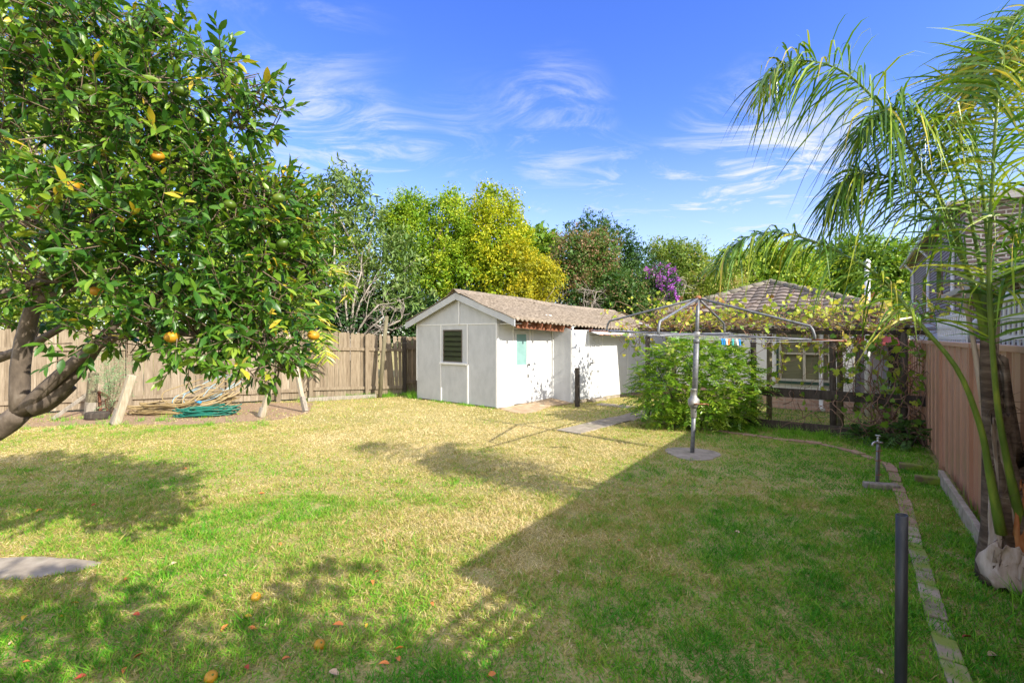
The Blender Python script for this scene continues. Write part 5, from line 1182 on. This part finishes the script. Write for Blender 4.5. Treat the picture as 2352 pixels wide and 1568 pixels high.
# ================================================================ citrus tree in the left foreground
ct = np.array([-3.75, 3.15, 0]); citrus = thing('citrus_tree', 'leafy mandarin tree with green and orange fruit filling the left foreground', 'tree', ct)
m = MB(); YC = 2.95
fork = A(48, 946, YC)
def limb(pts, r0, r1, t=.4, n=14): 
    S = spline(pts, n); m.tube(S, np.linspace(r0, r1, n), 9, jag=.05, t=t); return S
limb([ct + [0, 0, -.05], ct + [.1, -.02, .5], A(-70, 1035, YC), A(0, 985, YC), fork], .085, .06)
limbs = []
def lp(*p): return [A(*q) for q in p]
limbs.append(limb([fork] + lp((45, 870, YC), (58, 770, YC - .02), (82, 690, YC - .05), (105, 620, YC - .05), (140, 540, YC), (190, 470, YC + .1), (230, 380, YC + .1), (250, 300, YC + .1)), .055, .014))
limbs.append(limb([fork] + lp((90, 905, YC), (150, 850, YC), (220, 795, YC + .02), (290, 768, YC + .05), (400, 762, YC + .1), (500, 778, YC + .12), (600, 800, YC + .15), (660, 850, YC + .15)), .045, .008))
limbs.append(limb(lp((70, 940, YC), (130, 905, YC + .05), (195, 835, YC + .1), (255, 750, YC + .12), (340, 690, YC + .2), (450, 640, YC + .3), (580, 600, YC + .4), (690, 590, YC + .5)), .045, .008))
limbs.append(limb(lp((62, 945, YC + .05), (110, 930, YC + .1), (165, 885, YC + .15)), .045, .035)); 
limbs.append(limb(lp((84, 690, YC - .05), (150, 668, YC - .05), (230, 645, YC), (320, 600, YC + .1), (430, 520, YC + .2)), .028, .008))
limbs.append(limb(lp((-60, 840, YC + .2), (30, 810, YC + .2), (110, 770, YC + .2), (180, 725, YC + .2), (270, 640, YC + .2)), .035, .012))
limbs.append(limb(lp((-60, 560, YC), (60, 505, YC), (150, 560, YC), (215, 520, YC), (260, 465, YC), (330, 420, YC + .1), (420, 360, YC + .2), (520, 280, YC + .2), (580, 220, YC + .25)), .03, .006))
limbs.append(limb(lp((215, 520, YC), (218, 440, YC), (245, 390, YC), (240, 330, YC), (270, 260, YC + .05), (330, 160, YC + .1), (380, 60, YC + .1)), .022, .006))
limbs.append(limb(lp((-80, 330, YC - .1), (40, 270, YC - .1), (100, 220, YC - .05), (150, 150, YC), (200, 60, YC)), .022, .006))
limbs.append(limb(lp((260, 465, YC), (370, 450, YC + .1), (480, 440, YC + .2), (600, 430, YC + .3), (680, 450, YC + .4)), .02, .006))
limbs.append(limb(lp((-60, 700, YC - .2), (80, 650, YC - .1), (150, 640, YC - .1), (220, 600, YC)), .03, .01))
m.build('trunk', M['bark_dark'], citrus, True)
# twigs with leaves: clumps placed in space round the limbs
clumps = [(x, y_, d, rx, ry, w) for x, y_, d, rx, ry, w in [
    (50, 130, 2.75, 130, 140, 1.3), (200, 90, 2.85, 120, 110, 1.2), (310, 110, 2.95, 60, 100, .7), (90, 330, 2.7, 150, 120, 1.2), (270, 290, 2.85, 120, 120, 1.2), (390, 250, 3.0, 80, 90, .8), (470, 250, 3.05, 60, 60, .45),
    (525, 160, 3.05, 42, 34, .3), (465, 130, 3.05, 30, 32, .18), (575, 215, 3.1, 44, 30, .32), (365, 40, 3.0, 30, 40, .2), (560, 290, 3.1, 30, 30, .16), (100, 520, 2.65, 150, 110, 1.0), (280, 480, 2.8, 150, 120, 1.1), (430, 400, 3.0, 100, 90, 1.0), (540, 420, 3.15, 60, 50, .8), (620, 450, 3.3, 50, 45, .5),
    (120, 640, 2.8, 150, 60, .5), (300, 620, 2.8, 160, 90, .9), (470, 560, 2.95, 140, 110, 1.1), (610, 520, 3.2, 75, 80, 1.2), (670, 510, 3.4, 50, 60, .9), (690, 610, 3.4, 45, 80, 1.0),
    (480, 690, 2.95, 140, 60, .7), (600, 680, 3.05, 90, 80, .8), (620, 780, 2.95, 65, 50, .6), (610, 850, 2.85, 45, 26, .22), (330, 710, 2.85, 110, 40, .35), (60, 730, 3.2, 80, 30, .16), (455, 795, 2.9, 60, 42, .35), (300, 790, 2.95, 60, 34, .22), (540, 790, 2.95, 50, 40, .3), (210, 775, 2.9, 35, 25, .08), (-80, 300, 2.8, 120, 280, 1.1), (665, 710, 3.15, 30, 50, .25)]]
w = np.array([c[5] for c in clumps]); ntw = 1750; idx = rng.choice(len(clumps), ntw, p=w / w.sum())
mt = MB(); LP, LD, LN, LT, LL = [], [], [], [], []; frsites = []
limbP = np.vstack(limbs)
for k in range(ntw):
    x, y_, d, rx, ry, _ = clumps[idx[k]]; c = A(x, y_, d); u = rvec(1)[0] * rng.random() ** .4
    sc_ = d / F_; p = c + np.array([u[0] * rx * sc_, u[1] * .38 * (1.3 if d > 3 else 1), u[2] * ry * sc_])
    out = nrm(np.array([u[0] * .8 + .25, u[1] - .15, u[2] * .7 + .12]) + rng.normal(0, .5, 3)); ln = rng.uniform(.1, .24); tw_t = rng.random()
    j = np.argmin(np.linalg.norm(limbP - p, axis=1)); 
    e = p + out * ln
    if k % 5 == 0: mt.tube([limbP[j], limbP[j] * .45 + p * .55 + rng.normal(0, .03, 3), p, e], [.006, .005, .004, .0015], 5, cap=False, t=rng.random())
    else: mt.tube([p - out * .1, p, e], [.0035, .003, .0012], 4, cap=False, t=rng.random())
    nl = rng.integers(6, 11); ph = rng.uniform(0, 6.28); a0 = nrm(np.cross(out, [.2, .3, .9])); b0 = np.cross(out, a0)
    for i in range(nl):
        f = (i + .5) / nl; an = ph + i * 2.4; rad = a0 * math.cos(an) + b0 * math.sin(an)
        dd = nrm(rad * (1 - .55 * f) + out * (.4 + .8 * f) - ZUP * rng.uniform(0, .55) + rng.normal(0, .2, 3))
        LP.append(p + out * ln * f); LD.append(dd); LN.append(nrm(ZUP * .8 + out * .5 + rng.normal(0, .5, 3))); LL.append((rng.uniform(.05, .08) if rng.random() < .5 else rng.uniform(.075, .11)) * (1.05 if i < nl - 2 else .8))
        LT.append(np.clip(tw_t * .5 + rng.random() * .42 + .12 * (u[2] + .3) + (.07 if x > 560 else 0) + (.22 if rng.random() < .03 else 0) + .06 * f, 0, 1))  # right flank and upper leaves tinted brighter, standing in for sunlight
mt.build('twigs', M['bark_brown'], citrus, True)
LL = np.array(LL)
leaves('crown', np.array(LP), np.array(LD), np.array(LN), LL, LL * rng.uniform(.29, .42, len(LL)), np.array(LT), LEAF11, M['citrus_leaf'], citrus)
fruits = [(205, 205, 'g'), (70, 112, 'g'), (232, 278, 'g'), (237, 312, 'g'), (25, 185, 'g'), (362, 358, 'o'), (165, 428, 'o'), (182, 430, 'o'), (80, 482, 'o'), (30, 258, 'g'), (415, 208, 'g'), (222, 668, 'o'), (605, 896, 'y'), (455, 848, 'g'), (395, 774, 'o'), (321, 820, 'g'), (208, 800, 'g'), (650, 560, 'g'), (480, 605, 'g'), (720, 770, 'o'), (60, 360, 'g'), (640, 455, 'g'), (528, 470, 'g'), (300, 230, 'g')]
for fx, fy, kind in fruits:
    q = A(fx, fy, rng.uniform(2.55, 2.85) if fx < 420 else rng.uniform(2.72, 2.95)); r = rng.uniform(.032, .039); ax = nrm([rng.normal(0, .25), rng.normal(0, .25), 1]); mm = MB()
    prof = [(-.82 * r, .1 * r), (-.8 * r, .35 * r), (-.6 * r, .75 * r), (-.3 * r, .97 * r), (0, 1.03 * r), (.3 * r, .95 * r), (.58 * r, .72 * r), (.74 * r, .4 * r), (.72 * r, .15 * r), (.7 * r, .04 * r)]
    mm.lathe(q, prof, 16, axis=ax, t=rng.random()); fo = mm.build('fruit', M['green_fruit' if kind in 'gy' else 'orange'], citrus, True)
    mm = MB(); j = np.argmin(np.linalg.norm(limbP - q, axis=1)); mm.tube([q + ax * r * .7, q + ax * r * 1.4 + [0, .03, 0], q * .8 + limbP[j] * .2 + ZUP * .05], .002, 5); mm.build('stalk', M['bark_brown'], fo, True)

# ================================================================ background trees and shrubs
def cl(x, y, Y, rx, ry, rd=None):
    s = Y / F_; return (A(x, y, Y), (rx * s, (rd if rd else (rx + ry) * .5 * s), ry * s))
def gb(x, Y): return np.array([(x - CX) / F_ * Y, Y, 0])
# behind the citrus
tree('flowering_tree', 'tall bright tree with dry pinkish blossom behind the mandarin tree', 'tree', gb(150, 13.2), [cl(60, 250, 13, 240, 260), cl(200, 130, 13, 190, 170), cl(330, 380, 13, 150, 200), cl(-150, 350, 13, 200, 300), cl(180, 560, 12.8, 280, 130)], 520, 34, .3, .17, .08, 'lime_leaf', bark='bark_grey', r0=.16, elong=.5)
fl = bpy.data.objects['flowering_tree']
pos, d, n, tint, _ = sprays([cl(80, 230, 12.4, 150, 200), cl(250, 420, 12.4, 130, 120)], 50, 60, .12, shell=.6, elong=.3); leaves('blossom', pos, d, n, np.full(len(pos), .05), np.full(len(pos), .05), tint, LEAF4, M['pink'], fl)
tree('broadleaf_tree', 'yellow green leafy tree directly behind the right side of the mandarin tree', 'tree', gb(560, 12.9), [cl(560, 560, 13.2, 130, 130), cl(470, 430, 13.2, 120, 130), cl(620, 640, 13.4, 110, 90)], 300, 34, .26, .13, .07, 'lime_leaf', r0=.12, elong=.4)
tree('loquat_tree', 'grey green loquat tree with long drooping leaves rising behind the paling fence', 'tree', gb(840, 15.4), [cl(800, 470, 15.6, 60, 62), cl(800, 420, 15.6, 30, 36), cl(850, 530, 15.4, 55, 60), cl(905, 590, 14.9, 60, 55), cl(930, 690, 14.9, 55, 45), cl(880, 660, 15, 60, 60), cl(745, 430, 15.8, 25, 30), cl(770, 690, 15.2, 50, 40)], 260, 15, .13, .2, .06, 'loquat_leaf', r0=.13, bark='bark_grey', tmpl=LEAF6, up=.5, droop=.35, elong=.28, shell=.45)
tree('privet_bush', 'pale lime green bushy tree left of the loquat behind the fence', 'tree', gb(760, 16.2), [cl(740, 520, 16, 75, 85), cl(780, 600, 15.8, 80, 80), cl(720, 640, 15.9, 70, 80), cl(830, 640, 16, 50, 60)], 420, 30, .16, .075, .05, 'lime_leaf', r0=.1)
HG = 'dense hedge trees behind the shed'
tree('hedge_tree', 'green hedge tree with thin upright shoots right beside the loquat', 'tree', gb(945, 17.5), [cl(945, 560, 17.5, 62, 95), cl(940, 490, 17.5, 40, 45), cl(975, 640, 17.3, 60, 75), cl(900, 520, 17.5, 25, 45), cl(985, 500, 17.5, 20, 40)], 560, 34, .13, .075, .05, 'hedge_leaf', HG, r0=.1, up=1.2, elong=.35)
tree('hedge_tree', 'narrow green hedge tree between the loquat side hedge and the tall yellow one', 'tree', gb(1045, 17.5), [cl(1045, 540, 17.5, 48, 85), cl(1042, 470, 17.5, 22, 30), cl(1050, 640, 17.3, 60, 70), cl(1075, 560, 17.5, 35, 60)], 480, 34, .13, .075, .05, 'hedge_leaf', HG, r0=.1, up=1.2, elong=.35, tshift=.08)
tree('hedge_tree', 'tallest yellow green hedge tree rising above the shed ridge', 'tree', gb(1140, 17.5), [cl(1140, 560, 17.5, 62, 85), cl(1130, 470, 17.4, 34, 42), cl(1175, 480, 17.5, 18, 32), cl(1105, 500, 17.4, 24, 34), cl(1150, 640, 17.2, 75, 70), cl(1185, 560, 17.3, 28, 50)], 620, 34, .13, .075, .05, 'ygreen_leaf', HG, r0=.1, up=1.2, elong=.35)
tree('golden_shrub', 'bright golden leaved shrub at the right end of the hedge behind the shed roof', 'shrub', gb(1235, 16.8), [cl(1225, 640, 16.8, 45, 55), cl(1250, 650, 16.6, 38, 45), cl(1200, 680, 16.5, 50, 40), cl(1180, 600, 16.8, 30, 40)], 330, 30, .12, .075, .05, 'yellow_leaf', r0=.07, bark='bark_grey', up=.6, elong=.3)
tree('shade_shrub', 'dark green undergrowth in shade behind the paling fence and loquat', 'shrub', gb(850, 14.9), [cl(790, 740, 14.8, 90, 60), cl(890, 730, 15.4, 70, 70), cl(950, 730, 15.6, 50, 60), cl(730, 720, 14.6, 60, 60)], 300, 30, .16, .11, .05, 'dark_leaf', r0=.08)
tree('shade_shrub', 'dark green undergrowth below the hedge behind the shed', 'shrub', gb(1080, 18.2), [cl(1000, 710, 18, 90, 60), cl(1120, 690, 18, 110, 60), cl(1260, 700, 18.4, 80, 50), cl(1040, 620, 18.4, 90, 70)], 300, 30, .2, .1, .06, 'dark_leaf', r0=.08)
tree('umbrella_tree', 'distant flat topped tree peeking out right of the yellow hedge tree', 'tree', gb(1235, 40), [cl(1225, 560, 40, 50, 26), cl(1265, 565, 40, 30, 24), cl(1200, 590, 40, 40, 30), cl(1240, 600, 40, 45, 30)], 160, 34, .38, .3, .16, 'dome_leaf', r0=.3, up=.8)
tree('privet_tree', 'tree covered in brownish seed heads behind the middle of the shed roof', 'tree', gb(1330, 19), [cl(1325, 600, 19, 62, 62), cl(1375, 590, 19.2, 45, 60), cl(1300, 650, 18.8, 50, 60), cl(1380, 680, 18.8, 60, 50)], 620, 30, .14, .085, .055, 'privet_leaf', r0=.12, elong=.3, tshift=.12)
tree('dark_tree', 'dark upright evergreen showing above the brown seed head tree', 'tree', gb(1370, 21.5), [cl(1362, 540, 21.5, 34, 36), cl(1390, 560, 21.5, 26, 36), cl(1315, 545, 21.5, 10, 26), cl(1350, 620, 21.5, 60, 60)], 240, 26, .18, .13, .05, 'dark_leaf', r0=.1, up=1.1, elong=.45, tshift=.2)
tree('dark_tree', 'thin dark pointed evergreen left of the purple flowering tree', 'tree', gb(1445, 22.5), [cl(1440, 590, 22.5, 26, 45), cl(1436, 555, 22.5, 10, 26), cl(1465, 620, 22.5, 24, 50), cl(1430, 660, 22, 40, 60)], 210, 26, .17, .12, .05, 'dark_leaf', r0=.1, up=1.1, elong=.4, tshift=.25)
tree('mixed_shrub', 'green shrub with some brown heads between the shed roof and the purple flowers', 'shrub', gb(1430, 18.2), [cl(1420, 680, 18.2, 60, 55), cl(1450, 720, 18, 60, 40), cl(1390, 720, 18, 40, 30), cl(1500, 725, 18.3, 40, 40)], 420, 30, .14, .09, .055, 'privet_leaf', r0=.08, tshift=-.12)
pr_, _ = tree('purple_flower_tree', 'tree covered in purple blossom behind the clothes hoist', 'tree', gb(1512, 19), [cl(1512, 660, 19, 40, 52), cl(1525, 700, 18.8, 32, 40), cl(1490, 670, 19, 22, 30)], 240, 26, .12, .085, .05, 'dark_leaf', r0=.07, tshift=.25)
pos, d, n, tint, _ = sprays([cl(1512, 640, 18.8, 38, 34), cl(1530, 665, 18.7, 24, 48), cl(1492, 660, 18.8, 24, 34), cl(1535, 700, 18.5, 16, 30), cl(1520, 690, 18.5, 30, 30)], 130, 16, .07, shell=.75, elong=.12); leaves('blossom', pos, d, n, np.full(len(pos), .075), np.full(len(pos), .075), tint, LEAF6, M['purple'], pr_)
tree('olive_green_tree', 'feathery olive green tree behind the purple flowers', 'tree', gb(1560, 24), [cl(1540, 610, 24, 55, 48), cl(1575, 600, 24, 45, 42), cl(1520, 580, 24, 30, 22), cl(1590, 650, 23.5, 50, 50), cl(1560, 690, 23.5, 60, 50), cl(1600, 610, 24, 20, 20)], 460, 30, .19, .12, .05, 'olive_leaf', r0=.12, up=.8, elong=.4)
tree('rusty_shrub', 'bushy tree with rusty flower heads left of the tiled roof', 'shrub', gb(1640, 22), [cl(1640, 660, 22, 60, 45), cl(1690, 680, 22, 40, 30), cl(1600, 690, 22, 40, 40)], 300, 30, .17, .1, .06, 'olive_leaf', r0=.1, tshift=.22)
tree('dome_tree', 'large rounded yellow green tree rising behind the tiled roof', 'tree', gb(1755, 29), [cl(1755, 640, 29, 115, 72), cl(1690, 650, 29, 60, 52), cl(1815, 650, 29, 60, 55), cl(1760, 720, 29, 120, 50)], 620, 30, .34, .24, .13, 'dome_leaf', r0=.25, up=.6, shell=.75, elong=.4, tshift=.1)
tree('dome_tree', 'large rounded darker tree behind the palm fronds beside the brick house', 'tree', gb(1985, 30), [cl(1980, 620, 30, 110, 70), cl(1900, 650, 30, 60, 50), cl(2060, 640, 30, 60, 60), cl(1970, 710, 30, 130, 60)], 560, 30, .34, .24, .13, 'dome_leaf', r0=.25, up=.6, shell=.7, elong=.4, tshift=-.12)
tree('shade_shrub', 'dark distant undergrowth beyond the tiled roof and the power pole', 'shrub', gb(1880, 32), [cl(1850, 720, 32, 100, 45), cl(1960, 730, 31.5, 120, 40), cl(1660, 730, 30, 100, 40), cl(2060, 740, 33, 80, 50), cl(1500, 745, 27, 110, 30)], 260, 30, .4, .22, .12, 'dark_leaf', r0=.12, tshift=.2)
# bare grey tree over the fence and bare twigs behind the shed
def bare(name, label, base, targets, r0, mat, nsub, depth=2):
    t = thing(name, label, 'tree', base); mm = MB()
    def grow(p, d, ln, r, lev):
        n = 5; P = [p]; dd = d
        for i in range(n): dd = nrm(dd + rng.normal(0, .22, 3) + ZUP * .03); P.append(P[-1] + dd * ln / n)
        mm.tube(P, np.linspace(r, r * .5, n + 1), 6 if r > .012 else 4, cap=False, t=rng.random())
        if lev > 0:
            for _ in range(nsub):
                i = rng.integers(1, n + 1); grow(P[i], nrm(dd + rng.normal(0, .65, 3)), ln * rng.uniform(.45, .7), max(r * .5, .004), lev - 1)
    for (tx, ty, tY, r) in targets:
        e = A(tx, ty, tY); mid = base * [.6, .6, 0] + e * [.4, .4, 0] + ZUP * (e[2] * .75); S = spline([base, base + ZUP * .6 + rng.normal(0, .08, 3), mid, e], 10)
        mm.tube(S, np.linspace(r0 * r, .022 * r, 10), 7, jag=.05, t=rng.random())
        for i in (4, 6, 7, 8, 9, 9): grow(S[i], nrm(S[i] - S[i - 1] + rng.normal(0, .5, 3)), rng.uniform(.45, .8), .014, depth)
    mm.build('branches', M[mat], t, True); return t
bare('bare_tree', 'leafless pale grey branching tree above the paling fence', gb(800, 14.1), [(830, 625, 14.0, 1), (790, 660, 13.9, 1), (870, 700, 13.9, 1), (920, 735, 13.8, .9), (760, 700, 14, .9), (850, 655, 14.1, .8), (880, 730, 13.7, .9)], .06, 'bark_grey', 3)
bare('bare_tree', 'leafless twiggy bush behind the shed roof beside the golden shrub', gb(1350, 17.6), [(1340, 690, 17.4, .6), (1370, 670, 17.4, .6), (1300, 700, 17.2, .5), (1390, 720, 17, .5)], .05, 'bark_grey', 3)
bare('bare_tree', 'thin pale bare tree right of the purple flowers', gb(1555, 21), [(1560, 640, 21, .6), (1550, 660, 20.8, .5), (1575, 655, 21, .5)], .05, 'bark_grey', 2)
# feathery shrub by the stump, small palm fronds behind the fence
fb_ = G(250, 960); fs = thing('feathery_shrub', 'pale green feathery shrub against the fence beside the stump post', 'shrub', fb_)
P_ = []; D_ = []
for k in range(150):
    c = A(255 + rng.normal(0, 22), 865 + rng.normal(0, 36), 9.7 + rng.normal(0, .1)); dd = nrm([rng.normal(0, .6), rng.normal(0, .5), -.5 + rng.normal(0, .6)])
    for i in range(16): P_.append(c + dd * .012 * i); D_.append(dd * .5 + rng.normal(0, .8, 3))
n = len(P_); leaves('foliage', np.array(P_), np.array(D_), rvec(n), rng.uniform(.03, .06, n), np.full(n, .009), rng.random(n), LEAF4, M['feather'], fs)
m = MB()
for k in range(7): e = A(255 + rng.normal(0, 18), 860 + rng.normal(0, 25), 9.7); m.tube([fb_, (fb_ + e) / 2 + [0, .03, .1], e], [.016, .01, .004], 6)
m.build('stems', M['bark_brown'], fs, True)
pq = gb(690, 13.4); sp2 = thing('small_palm', 'small palm with arching fronds showing at the edge of the mandarin tree', 'palm', pq)
m = MB(); m.tube([pq, pq + ZUP * 1.2, pq + ZUP * 2.0], [.14, .12, .1], 10); m.build('trunk', M['palm_trunk'], sp2, True)
_pl = palm; palm = sp2
for pts in ([(690, 720, 13.4), (720, 640, 13.2), (760, 620, 13.0), (795, 650, 12.8), (800, 690, 12.8)], [(690, 730, 13.4), (712, 700, 12.9), (738, 760, 12.2), (752, 830, 12.0)], [(690, 720, 13.4), (660, 620, 13.4), (600, 590, 13.4)], [(690, 720, 13.4), (700, 560, 13.4), (740, 520, 13.3)]):
    frond(pts, .2, 40, .42, .25, .03, .02, .25)
palm = _pl
# tree standing behind the photographer's right shoulder; its crown dapples the near lawn
tree('street_tree', 'loose leafy tree standing behind the viewer at the end of the brick wing', 'tree', np.array([3.2, -2.4, 0]), [((.65, -.15, 3.0), (.6, .25, .3)), ((1.3, -.4, 3.1), (.45, .25, .2)), ((2.2, .28, 3.0), (.22, .08, .1)), ((2.35, -.42, 3.1), (.5, .2, .2)), ((3.1, -1.6, 3.4), (.9, .8, .6))], 85, 24, .13, .1, .055, 'dome_leaf', r0=.12)
tree('backing_hedge', 'sunlit leafy hedge growing beyond the brown fence behind the mandarin trunk', 'hedge', gb(40, 12.6), [cl(-60, 700, 12.4, 160, 90), cl(120, 690, 12.6, 150, 90), cl(300, 680, 13, 150, 90), cl(470, 680, 13.4, 130, 90), cl(620, 700, 13.8, 90, 70)], 420, 34, .2, .11, .065, 'lime_leaf', r0=.08)

# ================================================================ fallen fruit and leaves
for (fx, fy, lab) in ((588, 1377, 'fallen orange mandarin lying farthest from the bottom edge of the lawn'), (734, 1488, 'fallen orange mandarin half hidden in grass right of the other two'), (485, 1563, 'fallen orange mandarin lying at the bottom edge of the picture')):
    q = G(fx, fy) + ZUP * .02; r = .03; t = thing('fallen_mandarin', lab, 'mandarin', G(fx, fy), 0, 'fallen mandarins on the lawn'); m = MB(); ax = nrm([.5, -.3, .7])
    m.lathe(q, [(-.82 * r, .1 * r), (-.8 * r, .35 * r), (-.6 * r, .75 * r), (-.3 * r, .97 * r), (0, 1.03 * r), (.3 * r, .95 * r), (.58 * r, .72 * r), (.74 * r, .4 * r), (.7 * r, .1 * r)], 18, axis=ax); m.build('peel', M['orange'], t, True)
    m = MB(); m.lathe(q + ax * r * .7, [(0, .005), (.002, .006), (.004, .003)], 6, axis=ax); m.build('stem_button', M['petiole'], t, True)
def fallen(px, py, mat, L_, label):
    q = G(px, py) + ZUP * .022; a = rng.uniform(0, 6.28); d = np.array([math.cos(a), math.sin(a), rng.normal(.05, .15)]); n = nrm(ZUP + rng.normal(0, .35, 3))
    TV, TF = LEAF11; TV = TV.copy(); TV[:, 2] = TV[:, 2] * 1.2 + .25 * np.abs(TV[:, 1])
    o = leaves('fallen_leaf', np.array([q]), np.array([d]), np.array([n]), np.array([L_]), np.array([L_ * .5]), np.array([.5]), (TV, TF), mat)
    tag(o, label, 'leaf', 'fallen leaves on the lawn')
LBL = {'dl_orange': 'small curled orange dry leaf lying on the grass', 'dl_yellow': 'small yellow fallen leaf lying on the grass', 'dl_red': 'small red brown fallen leaf lying on the grass', 'dl_pale': 'pale tan dry leaf lying on the grass'}
fl_px = [(286, 1341, 'dl_orange'), (182, 1391, 'dl_yellow'), (321, 1420, 'dl_red'), (42, 1452, 'dl_pale'), (20, 1490, 'dl_pale'), (60, 1420, 'dl_yellow'), (135, 1425, 'dl_yellow'), (378, 1460, 'dl_pale'), (330, 1508, 'dl_orange'), (510, 1390, 'dl_yellow'), (580, 1422, 'dl_yellow'), (525, 1440, 'dl_orange'), (568, 1450, 'dl_orange'), (840, 1450, 'dl_yellow'), (790, 1443, 'dl_orange'), (905, 1500, 'dl_orange'), (918, 1528, 'dl_orange'), (895, 1534, 'dl_orange'), (200, 1560, 'dl_red'), (50, 1530, 'dl_orange'), (290, 1540, 'dl_orange'), (645, 1525, 'dl_orange'), (560, 1540, 'dl_red'), (755, 1550, 'dl_pale'), (862, 1322, 'dl_orange'), (855, 1338, 'dl_orange'), (1140, 1555, 'dl_orange'), (1165, 1475, 'dl_pale'), (420, 1078, 'dl_orange'), (609, 1137, 'dl_orange'), (640, 1252, 'dl_orange'), (880, 1245, 'dl_orange'), (1274, 1314, 'dl_pale'), (1418, 1246, 'dl_orange'), (2232, 1470, 'dl_red'), (2100, 1262, 'dl_pale'), (2010, 1545, 'dl_pale'), (2290, 1512, 'dl_pale'), (520, 1330, 'dl_pale'), (388, 1305, 'dl_pale'), (226, 1162, 'dl_red'), (100, 1175, 'dl_orange'), (1700, 1230, 'dl_pale'), (990, 1390, 'dl_orange')]
for px, py, k in fl_px: fallen(px, py, M[k], rng.uniform(.035, .065) if py > 1200 else .07, LBL[k])
